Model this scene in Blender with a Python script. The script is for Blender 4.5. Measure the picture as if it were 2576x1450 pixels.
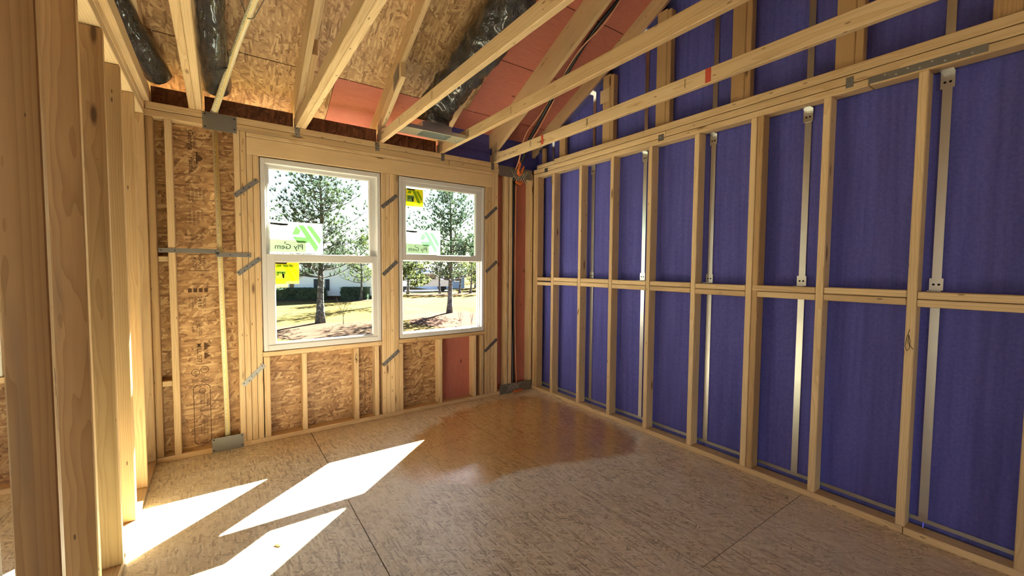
import bpy, bmesh, math, random
from mathutils import Vector, Matrix, Euler

# ------------------------------------------------------------------ start
for o in list(bpy.data.objects):
    bpy.data.objects.remove(o)
S = bpy.context.scene
COL = S.collection
V = Vector

# camera ------------------------------------------------------------------
CAM = V((-2.925, -3.751, 1.394))
cd = bpy.data.cameras.new('camera'); cd.sensor_width = 36; cd.lens = 14.62
cd.clip_start = .02; cd.clip_end = 500
cam = bpy.data.objects.new('camera', cd); COL.objects.link(cam)
yw, pt, rl = .6134, -.0491, .0073
fw = V((math.sin(yw) * math.cos(pt), math.cos(yw) * math.cos(pt), math.sin(pt)))
rt = V((math.cos(yw), -math.sin(yw), 0)); up = rt.cross(fw)
r2 = rt * math.cos(rl) + up * math.sin(rl); u2 = up * math.cos(rl) - rt * math.sin(rl)
cam.matrix_world = Matrix((r2, u2, -fw)).transposed().to_4x4()
cam.location = CAM
S.camera = cam

# sky, sun, fill lamps, exposure ----------------------------------------------
W = bpy.data.worlds.new('world'); S.world = W; W.use_nodes = True
wn = W.node_tree; wn.nodes.clear()
sky = wn.nodes.new('ShaderNodeTexSky'); sky.sky_type = 'NISHITA'; sky.sun_disc = False
sky.sun_elevation = math.radians(36.4); sky.sun_rotation = math.radians(50)
sky.air_density = 1.0; sky.dust_density = 1.2; sky.ozone_density = 1.0
bg = wn.nodes.new('ShaderNodeBackground'); bg.inputs[1].default_value = .13
wo = wn.nodes.new('ShaderNodeOutputWorld')
wn.links.new(sky.outputs[0], bg.inputs[0]); wn.links.new(bg.outputs[0], wo.inputs[0])

SUN_DIR = V((-.675, -.566, -.65))
sl = bpy.data.lights.new('sun', 'SUN'); sl.energy = 46; sl.angle = math.radians(.53); sl.color = (1, .96, .90)
so = bpy.data.objects.new('sun', sl); COL.objects.link(so)
so.rotation_euler = SUN_DIR.to_track_quat('-Z', 'Y').to_euler()

def area(name, loc, direction, sx, sy, power, color):
    l = bpy.data.lights.new(name, 'AREA'); l.shape = 'RECTANGLE'; l.size = sx; l.size_y = sy
    l.energy = power; l.color = color
    o = bpy.data.objects.new(name, l); COL.objects.link(o)
    o.location = loc; o.rotation_euler = V(direction).to_track_quat('-Z', 'Z').to_euler()
# added fill lamps at made-up openings in the unseen front and far left walls
area('fill_lamp_front', (-4.3, -9.85, 1.1), (.1, 1, .0), 1.7, 2.0, 17, (1, .95, .87))
area('fill_lamp_side', (-7.2, -4.6, 1.35), (1, .1, 0), 1.5, 1.4, 9, (1, .96, .9))

S.view_settings.view_transform = 'Standard'; S.view_settings.look = 'None'
S.view_settings.gamma = 1; S.view_settings.use_curve_mapping = False
S.view_settings.exposure = 1.9
S.cycles.max_bounces = 10; S.cycles.diffuse_bounces = 6; S.cycles.glossy_bounces = 4
S.cycles.transparent_max_bounces = 24; S.cycles.transmission_bounces = 8
S.cycles.caustics_reflective = False; S.cycles.caustics_refractive = False
S.cycles.sample_clamp_indirect = 6.0
S.cycles.use_denoising = True

# ------------------------------------------------------------------ materials
def srgb(r, g, b):
    f = lambda c: (c / 255 / 12.92) if c <= 10 else ((c / 255 + .055) / 1.055) ** 2.4
    return (f(r), f(g), f(b), 1)

class NT:
    def __init__(s, name):
        s.m = bpy.data.materials.new(name); s.m.use_nodes = True
        s.t = s.m.node_tree; s.t.nodes.clear()
        s.out = s.n('ShaderNodeOutputMaterial')
    def n(s, typ, **kw):
        x = s.t.nodes.new(typ)
        for k, v in kw.items():
            if k.startswith('i_'):
                x.inputs[int(k[2:]) if k[2:].isdigit() else k[2:]].default_value = v
            else: setattr(x, k, v)
        return x
    def l(s, a, b): s.t.links.new(a, b)
    def math(s, op, a, b=None, c=None):
        x = s.n('ShaderNodeMath', operation=op)
        for i, v in enumerate((a, b, c)):
            if v is None: continue
            if isinstance(v, (int, float)): x.inputs[i].default_value = v
            else: s.l(v, x.inputs[i])
        return x.outputs[0]
    def mix(s, fac, a, b, blend='MIX'):
        x = s.n('ShaderNodeMix', data_type='RGBA', blend_type=blend)
        for i, v in ((0, fac), (6, a), (7, b)):
            if isinstance(v, (int, float, tuple)): x.inputs[i].default_value = v
            else: s.l(v, x.inputs[i])
        return x.outputs[2]
    def ramp(s, fac, stops):
        x = s.n('ShaderNodeValToRGB'); cr = x.color_ramp
        while len(cr.elements) < len(stops): cr.elements.new(.5)
        for e, (p, c) in zip(cr.elements, stops):
            e.position = p; e.color = c if len(c) == 4 else (*c, 1)
        s.l(fac, x.inputs[0]); return x.outputs[0]
    def coords(s, rand=True, seed=0.0):
        tc = s.n('ShaderNodeTexCoord')
        if not rand: return tc.outputs['Object']
        oi = s.n('ShaderNodeObjectInfo')
        r = s.math('MULTIPLY', oi.outputs['Random'], 61.0)
        cb = s.n('ShaderNodeCombineXYZ'); s.l(r, cb.inputs[0]); s.l(s.math('MULTIPLY', r, .37), cb.inputs[1]); s.l(s.math('MULTIPLY', r, .71), cb.inputs[2])
        va = s.n('ShaderNodeVectorMath', operation='ADD'); s.l(tc.outputs['Object'], va.inputs[0]); s.l(cb.outputs[0], va.inputs[1])
        s.rand = oi.outputs['Random']
        return va.outputs[0]
    def map(s, vec, scale=(1, 1, 1), rot=(0, 0, 0), loc=(0, 0, 0)):
        x = s.n('ShaderNodeMapping'); x.inputs['Scale'].default_value = scale; x.inputs['Rotation'].default_value = rot; x.inputs['Location'].default_value = loc
        s.l(vec, x.inputs[0]); return x.outputs[0]
    def noise(s, vec, scale=5, detail=3, rough=.5, dist=0):
        x = s.n('ShaderNodeTexNoise'); x.inputs['Scale'].default_value = scale; x.inputs['Detail'].default_value = detail
        x.inputs['Roughness'].default_value = rough; x.inputs['Distortion'].default_value = dist
        s.l(vec, x.inputs['Vector']); return x.outputs[0]
    def bump(s, h, strength=.3, dist=.01):
        x = s.n('ShaderNodeBump'); x.inputs['Strength'].default_value = strength; x.inputs['Distance'].default_value = dist
        s.l(h, x.inputs['Height']); return x.outputs[0]
    def pbr(s, col, rough=.6, metal=0.0, normal=None, spec=.5, coat=0.0):
        p = s.n('ShaderNodeBsdfPrincipled')
        for k, v in (('Base Color', col), ('Roughness', rough), ('Metallic', metal), ('Specular IOR Level', spec), ('Coat Weight', coat)):
            if isinstance(v, (int, float, tuple)): p.inputs[k].default_value = v
            else: s.l(v, p.inputs[k])
        if normal is not None: s.l(normal, p.inputs['Normal'])
        s.l(p.outputs[0], s.out.inputs[0]); s.p = p
        return s.m

def lumber_mat(name, pale, mid, dark, dirt=.25):
    n = NT(name); c = n.coords()
    oi = n.rand
    # growth rings about an axis a little outside the board: cathedral and straight grain
    wob = n.noise(n.map(c, (1.1, 7, 7)), 1.0, 3, .55)
    wv = n.n('ShaderNodeCombineXYZ')
    tc = n.n('ShaderNodeTexCoord')
    sp = n.n('ShaderNodeSeparateXYZ'); n.l(tc.outputs['Object'], sp.inputs[0])
    a = n.math('ADD', sp.outputs[1], n.math('ADD', n.math('MULTIPLY', n.math('SUBTRACT', wob, .5), .075), n.math('MULTIPLY', n.math('SUBTRACT', oi, .5), .12)))
    b = n.math('ADD', sp.outputs[2], n.math('ADD', n.math('MULTIPLY', n.math('SUBTRACT', wob, .5), .05), n.math('ADD', n.math('MULTIPLY', n.math('FRACT', n.math('MULTIPLY', oi, 7.31)), .10), -.09)))
    rad = n.math('SQRT', n.math('ADD', n.math('MULTIPLY', a, a), n.math('MULTIPLY', b, b)))
    ring = n.math('FRACT', n.math('MULTIPLY', rad, 105.0))
    ring = n.math('POWER', ring, 2.2)
    fine = n.noise(n.map(c, (5, 170, 170)), 1.0, 2, .6)
    blot = n.noise(n.map(c, (1.6, 5, 5)), 1.0, 3, .6)
    base = n.mix(n.math('MULTIPLY', ring, .62), pale, mid)
    base = n.mix(n.math('MULTIPLY', n.math('SUBTRACT', fine, .3), .45), base, mid)
    tone = n.ramp(blot, [(.28, (.80, .78, .74)), (.6, (1, 1, 1))])
    base = n.mix(.55, base, tone, 'MULTIPLY')
    btone = n.ramp(n.math('FRACT', n.math('MULTIPLY', oi, 13.7)), [(0, (.80, .74, .66)), (.5, (.95, .92, .88)), (1, (1.06, 1.04, 1.0))])
    base = n.mix(1.0, base, btone, 'MULTIPLY')
    # grey-blue weather stain on some boards
    st = n.ramp(n.noise(n.map(c, (.8, 11, 11), loc=(5, 3, 1)), 1.0, 2), [(.62, (0, 0, 0)), (.72, (1, 1, 1))])
    base = n.mix(n.math('MULTIPLY', st, dirt), base, srgb(120, 108, 92))
    # knots
    vo = n.n('ShaderNodeTexVoronoi', feature='F1'); n.l(n.map(c, (2.6, 11, 11)), vo.inputs['Vector']); vo.inputs['Scale'].default_value = 1
    sc = n.n('ShaderNodeSeparateColor'); n.l(vo.outputs['Color'], sc.inputs[0])
    on = n.math('GREATER_THAN', sc.outputs[0], .52)
    kd = n.math('ADD', vo.outputs['Distance'], n.math('MULTIPLY', n.math('SUBTRACT', fine, .5), .05))
    kmask = n.math('MULTIPLY', on, n.ramp(kd, [(.07, (1, 1, 1)), (.15, (0, 0, 0))]))
    halo = n.math('MULTIPLY', on, n.ramp(kd, [(.1, (1, 1, 1)), (.3, (0, 0, 0))]))
    base = n.mix(n.math('MULTIPLY', halo, .35), base, mid)
    base = n.mix(n.math('MULTIPLY', kmask, .85), base, dark)
    # nail specks
    v2 = n.n('ShaderNodeTexVoronoi'); n.l(n.map(c, (9, 30, 30)), v2.inputs['Vector']); v2.inputs['Scale'].default_value = 1
    s2 = n.n('ShaderNodeSeparateColor'); n.l(v2.outputs['Color'], s2.inputs[0])
    spk = n.math('MULTIPLY', n.math('GREATER_THAN', s2.outputs[1], .72), n.math('LESS_THAN', v2.outputs['Distance'], .115))
    base = n.mix(n.math('MULTIPLY', spk, .7), base, dark)
    nb = n.bump(n.math('ADD', ring, fine), .12, .002)
    return n.pbr(base, .62, 0, nb, .35)

M = {}
M['pine'] = lumber_mat('pine_lumber', srgb(226, 201, 158), srgb(198, 163, 114), srgb(92, 62, 40))
M['pine2'] = lumber_mat('aged_pine_lumber', srgb(204, 172, 124), srgb(170, 134, 90), srgb(80, 54, 34), .4)

def osb_mat(name, cols, sx=8.0, sy=44.0, grey=None, damp=False, world=False):
    n = NT(name)
    if world:
        g = n.n('ShaderNodeNewGeometry'); c = g.outputs['Position']
    else: c = n.coords()
    val = None
    for i, ang in enumerate((8, 62, 118, 160, 35, 88)):
        mp = n.map(c, (1, 1, 1), (0, 0, math.radians(ang)), (i * 3.1, i * 1.7, i * 5.3))
        ms = n.map(mp, (sx * (1 + .12 * i), sy * (1 + .08 * i), 1))
        vo = n.n('ShaderNodeTexVoronoi', voronoi_dimensions='2D'); n.l(ms, vo.inputs['Vector']); vo.inputs['Scale'].default_value = 1
        sc = n.n('ShaderNodeSeparateColor'); n.l(vo.outputs['Color'], sc.inputs[0])
        grain = n.noise(n.map(mp, (12, 260, 1)), 1, 1)
        v = n.math('ADD', n.math('MULTIPLY', sc.outputs[0], .8), n.math('MULTIPLY', grain, .25))
        v = n.math('SUBTRACT', v, n.math('MULTIPLY', n.ramp(vo.outputs['Distance'], [(.35, (0, 0, 0)), (.75, (1, 1, 1))]), .22))
        if val is None: val = v
        else:
            mx = n.n('ShaderNodeMix', data_type='FLOAT'); n.l(n.math('GREATER_THAN', sc.outputs[1], .52), mx.inputs[0])
            n.l(val, mx.inputs[2]); n.l(v, mx.inputs[3]); val = mx.outputs[0]
    col = n.ramp(val, [(.02, cols[0]), (.3, cols[1]), (.6, cols[2]), (.95, cols[3])])
    big = n.noise(c, 1.3, 3, .6)
    col = n.mix(.6, col, n.ramp(big, [(.3, (.80, .78, .76)), (.65, (1.05, 1.05, 1.04))]), 'MULTIPLY')
    rough = .55 if grey is None else .42
    if grey is not None:
        dust = n.ramp(n.noise(c, 1.1, 4, .65), [(.36, (0, 0, 0)), (.66, (1, 1, 1))])
        col = n.mix(n.math('MULTIPLY', dust, .5), col, grey)
    if damp:
        # old damp stain in the far corner and along the window wall
        g = n.n('ShaderNodeNewGeometry'); sp = n.n('ShaderNodeSeparateXYZ'); n.l(g.outputs['Position'], sp.inputs[0])
        nz = n.math('MULTIPLY', n.math('SUBTRACT', n.noise(g.outputs['Position'], 2.2, 4, .6), .5), .7)
        def ell(cx, cy, rx, ry):
            dx = n.math('MULTIPLY', n.math('SUBTRACT', sp.outputs[0], cx), 1 / rx)
            dy = n.math('MULTIPLY', n.math('SUBTRACT', sp.outputs[1], cy), 1 / ry)
            d = n.math('ADD', n.math('SQRT', n.math('ADD', n.math('MULTIPLY', dx, dx), n.math('MULTIPLY', dy, dy))), nz)
            return n.ramp(d, [(.72, (1, 1, 1)), (1.12, (0, 0, 0))])
        m = n.math('MAXIMUM', ell(-.72, -.72, 1.15, .95), n.math('MULTIPLY', ell(-1.3, -.15, 1.5, .62), .8))
        m = n.math('MAXIMUM', m, n.math('MULTIPLY', ell(.1, -2.4, .55, 2.6), .55))
        col = n.mix(m, col, n.mix(1.0, col, (1.0, .88, .74, 1), 'MULTIPLY'))
        rr = n.n('ShaderNodeMix', data_type='FLOAT'); n.l(m, rr.inputs[0]); rr.inputs[2].default_value = .42; rr.inputs[3].default_value = .38
        rough = rr.outputs[0]
    nb = n.bump(val, .35, .002)
    return n.pbr(col, rough, 0, nb, .4 if grey is None else .6)

M['osb_wall'] = osb_mat('osb_wall', (srgb(124, 88, 54), srgb(164, 125, 82), srgb(182, 143, 97), srgb(212, 179, 131)), 9, 48)
M['osb_roof'] = osb_mat('osb_roof', (srgb(132, 98, 64), srgb(170, 134, 92), srgb(188, 152, 108), srgb(212, 180, 132)), 9, 48)
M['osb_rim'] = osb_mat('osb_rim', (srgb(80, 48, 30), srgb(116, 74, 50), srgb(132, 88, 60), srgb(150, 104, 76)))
M['osb_floor'] = osb_mat('osb_floor', (srgb(150, 132, 106), srgb(212, 197, 168), srgb(226, 213, 186), srgb(244, 236, 216)), 12, 84, srgb(222, 217, 206), True)

def ply_mat(name, a, b, dk):
    n = NT(name); c = n.coords()
    w = n.noise(n.map(c, (1.2, 9, 1)), 1, 4, .6, 1.2)
    f = n.math('FRACT', n.math('MULTIPLY', w, 9))
    col = n.mix(n.math('MULTIPLY', f, .55), a, b)
    col = n.mix(.5, col, n.ramp(n.noise(c, 1.5, 3), [(.3, (.8, .78, .78)), (.7, (1.08, 1.06, 1.05))]), 'MULTIPLY')
    vo = n.n('ShaderNodeTexVoronoi'); n.l(n.map(c, (5, 9, 1)), vo.inputs['Vector']); vo.inputs['Scale'].default_value = 1
    sc = n.n('ShaderNodeSeparateColor'); n.l(vo.outputs['Color'], sc.inputs[0])
    k = n.math('MULTIPLY', n.math('GREATER_THAN', sc.outputs[0], .55), n.ramp(vo.outputs['Distance'], [(.05, (1, 1, 1)), (.13, (0, 0, 0))]))
    col = n.mix(n.math('MULTIPLY', k, .8), col, dk)
    return n.pbr(col, .65, 0, n.bump(f, .08, .002), .3)
M['red'] = ply_mat('red_treated_plywood', srgb(190, 118, 100), srgb(168, 98, 80), srgb(84, 40, 30))

def purple_mat():
    n = NT('purple_gypsum_paper'); c = n.coords()
    fib = n.noise(n.map(c, (60, 60, 60)), 1, 4, .7)
    st = n.noise(n.map(c, (1.2, 30, 30)), 1, 3, .6)
    big = n.noise(c, 1.8, 3, .6)
    col = n.mix(n.math('MULTIPLY', fib, .8), srgb(72, 72, 156), srgb(122, 122, 200))
    col = n.mix(.75, col, n.ramp(st, [(.3, (.68, .66, .70)), (.62, (1, 1, 1))]), 'MULTIPLY')
    col = n.mix(.4, col, n.ramp(big, [(.3, (.8, .8, .82)), (.7, (1.06, 1.05, 1.05))]), 'MULTIPLY')
    scr = n.ramp(n.noise(n.map(c, (3, 26, 1), loc=(2, 7, 0)), 1, 6, .75), [(.735, (0, 0, 0)), (.79, (1, 1, 1))])
    col = n.mix(n.math('MULTIPLY', scr, .5), col, srgb(190, 184, 176))
    return n.pbr(col, .8, 0, n.bump(fib, .1, .001), .2)
M['purple'] = purple_mat()

def metal_mat(name, col, rough, spread=.12):
    n = NT(name); c = n.coords()
    z = n.noise(c, 14, 3)
    r = n.math('ADD', n.math('MULTIPLY', z, spread), rough - spread / 2)
    cc = n.mix(n.math('MULTIPLY', z, .5), col, tuple(x * .8 for x in col[:3]) + (1,))
    return n.pbr(cc, r, 1.0, n.bump(z, .04, .001))
M['galv'] = metal_mat('galvanised_steel', srgb(226, 229, 227), .32)
M['galv_dull'] = metal_mat('dull_galvanised_plate', srgb(150, 148, 142), .55)

def plain(name, col, rough=.5, spec=.4, metal=0.0, nscale=30, amt=.12, bump=0.0):
    n = NT(name); c = n.coords()
    z = n.noise(c, nscale, 3)
    cc = n.mix(n.math('MULTIPLY', z, amt * 2), col, tuple(x * .6 for x in col[:3]) + (1,))
    return n.pbr(cc, rough, metal, n.bump(z, bump, .005) if bump else None, spec)
M['vinyl'] = plain('white_vinyl', srgb(210, 208, 202), .35, .5, 0, 8, .03)
M['dark'] = plain('dark_ink', srgb(92, 68, 48), .8, .1)
M['black_ink'] = plain('black_ink', srgb(30, 26, 24), .8, .1)
M['redmark'] = plain('red_lumber_crayon', srgb(196, 84, 66), .8, .1)
M['green_line'] = plain('green_panel_edge', srgb(60, 88, 66), .8, .1)
M['subfloor'] = plain('green_sealed_panel_edges', srgb(58, 74, 56), .8, .1)
M['hole'] = plain('nail_hole', srgb(36, 30, 26), .8, .1)
M['orange'] = plain('orange_fire_foam', srgb(226, 122, 62), .75, .3, 0, 60, .3, .6)
M['copper'] = plain('copper_colored_jacket', srgb(222, 160, 122), .35, .5)
M['cable_black'] = plain('black_cable_jacket', srgb(34, 32, 31), .4, .5)
M['cable_grey'] = plain('grey_wire', srgb(128, 122, 108), .5, .4)
M['fibre'] = plain('grey_fibre_wrap', srgb(120, 106, 92), .8, .2)
M['white'] = plain('white_plastic', srgb(230, 228, 222), .5, .4)

def pipe_mat():
    n = NT('cream_pipe'); tc = n.n('ShaderNodeTexCoord'); sp = n.n('ShaderNodeSeparateXYZ'); n.l(tc.outputs['Object'], sp.inputs[0])
    s = n.ramp(sp.outputs[1], [(.0, (0, 0, 0)), (.002, (1, 1, 1)), (.008, (1, 1, 1)), (.010, (0, 0, 0))])
    col = n.mix(s, srgb(238, 226, 182), srgb(232, 206, 124))
    dots = n.n('ShaderNodeTexVoronoi'); n.l(n.map(tc.outputs['Object'], (60, 1, 1)), dots.inputs['Vector'])
    d = n.math('MULTIPLY', n.math('LESS_THAN', n.math('ABSOLUTE', n.math('ADD', sp.outputs[1], .004)), .0022), n.math('GREATER_THAN', n.noise(n.map(tc.outputs['Object'], (120, 1, 1)), 1, 1), .52))
    col = n.mix(n.math('MULTIPLY', d, .7), col, srgb(70, 60, 44))
    return n.pbr(col, .35, 0, None, .5)
M['pipe'] = pipe_mat()

def duct_mat():
    n = NT('black_duct_film'); c = n.coords()
    a = n.noise(n.map(c, (14, 14, 14)), 1, 5, .65, 1.5)
    b = n.noise(n.map(c, (42, 42, 42)), 1, 3, .6, .6)
    h = n.math('ADD', a, n.math('MULTIPLY', b, .35))
    return n.pbr(srgb(30, 27, 25), .22, 0, n.bump(h, .9, .035), .9, .7)
M['duct'] = duct_mat()

def glass_mat(name, tint):
    n = NT(name)
    t = n.n('ShaderNodeBsdfTransparent'); t.inputs[0].default_value = tint
    g = n.n('ShaderNodeBsdfGlossy'); g.inputs['Roughness'].default_value = .02
    lw = n.n('ShaderNodeLayerWeight'); lw.inputs[0].default_value = .5
    f = n.math('ADD', n.math('MULTIPLY', n.math('POWER', lw.outputs['Facing'], 5.0), .5), .025)
    mx = n.n('ShaderNodeMixShader'); n.l(f, mx.inputs[0]); n.l(t.outputs[0], mx.inputs[1]); n.l(g.outputs[0], mx.inputs[2])
    n.l(mx.outputs[0], n.out.inputs[0]); return n.m
M['glass'] = glass_mat('low_e_glass', (.89, .945, .915, 1))

def sticker_mat(name, col, trans=.5):
    n = NT(name); c = n.coords()
    z = n.noise(n.map(c, (6, 60, 60)), 1, 2)
    cc = n.mix(n.math('MULTIPLY', z, .15), col, tuple(x * .7 for x in col[:3]) + (1,))
    d = n.n('ShaderNodeBsdfDiffuse'); t = n.n('ShaderNodeBsdfTranslucent')
    n.l(cc, d.inputs[0]); n.l(cc, t.inputs[0])
    mx = n.n('ShaderNodeMixShader'); mx.inputs[0].default_value = trans
    n.l(d.outputs[0], mx.inputs[1]); n.l(t.outputs[0], mx.inputs[2]); n.l(mx.outputs[0], n.out.inputs[0]); return n.m
M['st_white'] = sticker_mat('sticker_white', srgb(236, 244, 236))
M['st_green'] = sticker_mat('sticker_green', srgb(112, 152, 92))
M['st_pale'] = sticker_mat('sticker_pale_green', srgb(150, 184, 154))
M['st_yellow'] = sticker_mat('sticker_yellow', srgb(244, 232, 70))
M['st_lime'] = sticker_mat('sticker_lime', srgb(150, 184, 50))
M['st_grey'] = sticker_mat('sticker_grey', srgb(150, 148, 128))
M['st_ink'] = sticker_mat('sticker_ink', srgb(34, 31, 28), .15)

def water_mat():
    n = NT('water_film'); g = n.n('ShaderNodeNewGeometry')
    t = n.n('ShaderNodeBsdfTransparent'); t.inputs[0].default_value = (.94, .79, .58, 1)
    gl = n.n('ShaderNodeBsdfGlossy'); gl.inputs[0].default_value = (1, 1, 1, 1)
    hz = n.noise(g.outputs['Position'], 1.6, 2)
    fl = n.noise(g.outputs['Position'], 90, 3, .6)
    wet = n.ramp(hz, [(.40, (0, 0, 0)), (.62, (1, 1, 1))])
    at0 = n.n('ShaderNodeAttribute', attribute_name='edge')
    core = n.ramp(n.math('ADD', at0.outputs['Fac'], n.math('MULTIPLY', n.math('SUBTRACT', n.noise(g.outputs['Position'], 3, 3), .5), .8)), [(.55, (0, 0, 0)), (1.0, (1, 1, 1))])
    st = n.math('ADD', n.math('MULTIPLY', n.math('SUBTRACT', 1, n.math('MULTIPLY', wet, core)), .34), .03)
    b = n.n('ShaderNodeBump'); b.inputs['Distance'].default_value = .004; n.l(st, b.inputs['Strength']); n.l(fl, b.inputs['Height'])
    n.l(b.outputs[0], gl.inputs['Normal']); gl.inputs['Roughness'].default_value = .06
    lw = n.n('ShaderNodeLayerWeight'); lw.inputs[0].default_value = .5; n.l(b.outputs[0], lw.inputs['Normal'])
    f = n.math('ADD', n.math('MULTIPLY', n.math('POWER', lw.outputs['Facing'], 4.0), .9), .03)
    mx = n.n('ShaderNodeMixShader'); n.l(f, mx.inputs[0]); n.l(t.outputs[0], mx.inputs[1]); n.l(gl.outputs[0], mx.inputs[2])
    # ragged drying edge
    tc = n.n('ShaderNodeTexCoord')
    at = n.n('ShaderNodeAttribute', attribute_name='edge')
    e = n.math('ADD', at.outputs['Fac'], n.math('MULTIPLY', n.math('SUBTRACT', n.noise(g.outputs['Position'], 9, 5, .7), .5), .9))
    em = n.ramp(e, [(.30, (0, 0, 0)), (.62, (1, 1, 1))])
    cl = n.n('ShaderNodeBsdfTransparent')
    m2 = n.n('ShaderNodeMixShader'); n.l(em, m2.inputs[0]); n.l(cl.outputs[0], m2.inputs[1]); n.l(mx.outputs[0], m2.inputs[2])
    n.l(m2.outputs[0], n.out.inputs[0]); return n.m
M['water'] = water_mat()

def ground_mat(name, a, b, c3, s1=.5, s2=14):
    n = NT(name); g = n.n('ShaderNodeNewGeometry'); p = g.outputs['Position']
    col = n.mix(n.ramp(n.noise(p, s1, 4, .6), [(.35, (0, 0, 0)), (.65, (1, 1, 1))]), a, b)
    col = n.mix(n.ramp(n.noise(p, s2, 4, .7), [(.5, (0, 0, 0)), (.75, (.8, .8, .8))]), col, c3)
    d = n.n('ShaderNodeBsdfDiffuse'); n.l(col, d.inputs[0]); n.l(n.bump(n.noise(p, s2, 3), .5, .04), d.inputs['Normal']); n.l(d.outputs[0], n.out.inputs[0]); return n.m
M['lawn'] = ground_mat('dormant_lawn', srgb(80, 72, 46), srgb(74, 64, 38), srgb(62, 54, 34))
M['straw'] = ground_mat('pine_straw', srgb(74, 58, 48), srgb(64, 51, 43), srgb(46, 37, 32), 1.5, 9)
M['drive'] = ground_mat('pale_concrete', srgb(140, 138, 134), srgb(130, 128, 124), srgb(116, 114, 110))
def bark_mat():
    n = NT('pine_bark'); c = n.coords()
    v = n.n('ShaderNodeTexVoronoi'); n.l(n.map(c, (9, 9, 2.2)), v.inputs['Vector']); v.inputs['Scale'].default_value = 1.6
    col = n.ramp(v.outputs['Distance'], [(.1, srgb(108, 104, 100)), (.6, srgb(68, 66, 65))])
    lich = n.ramp(n.noise(c, 9, 4, .7), [(.58, (0, 0, 0)), (.66, (1, 1, 1))])
    col = n.mix(n.math('MULTIPLY', lich, .7), col, srgb(186, 194, 186))
    return n.pbr(col, .9, 0, n.bump(v.outputs['Distance'], .6, .03), .1)
M['bark'] = bark_mat()
def leaf_mat(name, a, b, trans=.25):
    n = NT(name); g = n.n('ShaderNodeNewGeometry'); z = n.noise(g.outputs['Position'], 2.2, 3)
    cc = n.mix(n.ramp(z, [(.35, (0, 0, 0)), (.65, (1, 1, 1))]), a, b)
    d = n.n('ShaderNodeBsdfDiffuse'); t = n.n('ShaderNodeBsdfTranslucent'); n.l(cc, d.inputs[0]); n.l(cc, t.inputs[0])
    mx = n.n('ShaderNodeMixShader'); mx.inputs[0].default_value = trans
    n.l(d.outputs[0], mx.inputs[1]); n.l(t.outputs[0], mx.inputs[2]); n.l(mx.outputs[0], n.out.inputs[0]); return n.m
M['needles'] = leaf_mat('pine_needles', srgb(62, 74, 60), srgb(78, 90, 64), .35)
M['needles_far'] = leaf_mat('far_needles', srgb(76, 88, 50), srgb(92, 100, 58), .4)
M['hedge'] = leaf_mat('hedge_leaves', srgb(60, 74, 60), srgb(78, 90, 70), .2)
M['twig'] = plain('bare_twigs', srgb(70, 60, 52), .9, .1)
M['twig_far'] = plain('far_bare_twigs', srgb(78, 70, 66), .9, .1)
def siding_mat():
    n = NT('white_lap_siding'); tc = n.n('ShaderNodeTexCoord'); sp = n.n('ShaderNodeSeparateXYZ'); n.l(tc.outputs['Object'], sp.inputs[0])
    f = n.math('FRACT', n.math('MULTIPLY', sp.outputs[2], 6.5))
    return n.pbr(srgb(226, 230, 236), .6, 0, n.bump(f, .6, .03), .2)
M['siding'] = siding_mat()
M['shingle'] = plain('grey_shingles', srgb(84, 85, 88), .9, .1, 0, 6, .35, .3)
M['shutter'] = plain('dark_shutter', srgb(52, 58, 64), .7, .2)
M['car_paint'] = plain('silver_paint', srgb(170, 172, 176), .3, .5, .2, 3, .02)
M['tyre'] = plain('tyre_rubber', srgb(28, 28, 30), .8, .2)
M['car_glass'] = plain('dark_car_glass', srgb(40, 46, 52), .1, .6)
M['blue_wall'] = plain('pale_blue_siding', srgb(116, 136, 160), .7, .2)

# ------------------------------------------------------------------ builders
def link(name, me, parent=None, mw=None):
    o = bpy.data.objects.new(name, me); COL.objects.link(o)
    if parent is not None:
        o.parent = parent
        if mw is not None: o.matrix_basis = PW[parent.name].inverted() @ mw
    elif mw is not None: o.matrix_basis = mw
    PW[o.name] = mw if mw is not None else (PW[parent.name] if parent is not None else Matrix())
    return o
PW = {}
def tag(o, label=None, cat=None, group=None, kind=None):
    for k, v in (('label', label), ('category', cat), ('group', group), ('kind', kind)):
        if v: o[k] = v
    return o
def empty(name, loc=(0, 0, 0), label=None, cat=None, group=None, kind=None):
    o = link(name, None, None, Matrix.Translation(loc)); o.empty_display_size = .1
    return tag(o, label, cat, group, kind)
def struct(name): return empty(name, kind='structure')

AX = {0: Matrix.Identity(3), 1: Matrix(((0, 0, 1), (1, 0, 0), (0, 1, 0))), 2: Matrix(((0, 1, 0), (0, 0, 1), (1, 0, 0)))}
CACHE = {}
def box_mesh(dx, dy, dz, mat, bev):
    key = (round(dx, 4), round(dy, 4), round(dz, 4), mat, bev)
    if key not in CACHE:
        bm = bmesh.new(); bmesh.ops.create_cube(bm, size=1)
        bmesh.ops.scale(bm, vec=(dx, dy, dz), verts=bm.verts)
        if bev: bmesh.ops.bevel(bm, geom=bm.edges[:], offset=min(bev, min(dx, dy, dz) * .3), segments=1, affect='EDGES')
        me = bpy.data.meshes.new('box'); bm.to_mesh(me); bm.free(); me.materials.append(M[mat]); CACHE[key] = me
    return CACHE[key]
def B(name, par, xr, yr, zr, mat='pine', bev=.0035):
    d = [xr[1] - xr[0], yr[1] - yr[0], zr[1] - zr[0]]
    a = max(range(3), key=lambda i: d[i])
    loc = {0: d, 1: (d[1], d[2], d[0]), 2: (d[2], d[0], d[1])}[a]
    c = V(((xr[0] + xr[1]) / 2, (yr[0] + yr[1]) / 2, (zr[0] + zr[1]) / 2))
    return link(name, box_mesh(*loc, mat, bev), par, Matrix.Translation(c) @ AX[a].to_4x4())
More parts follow.
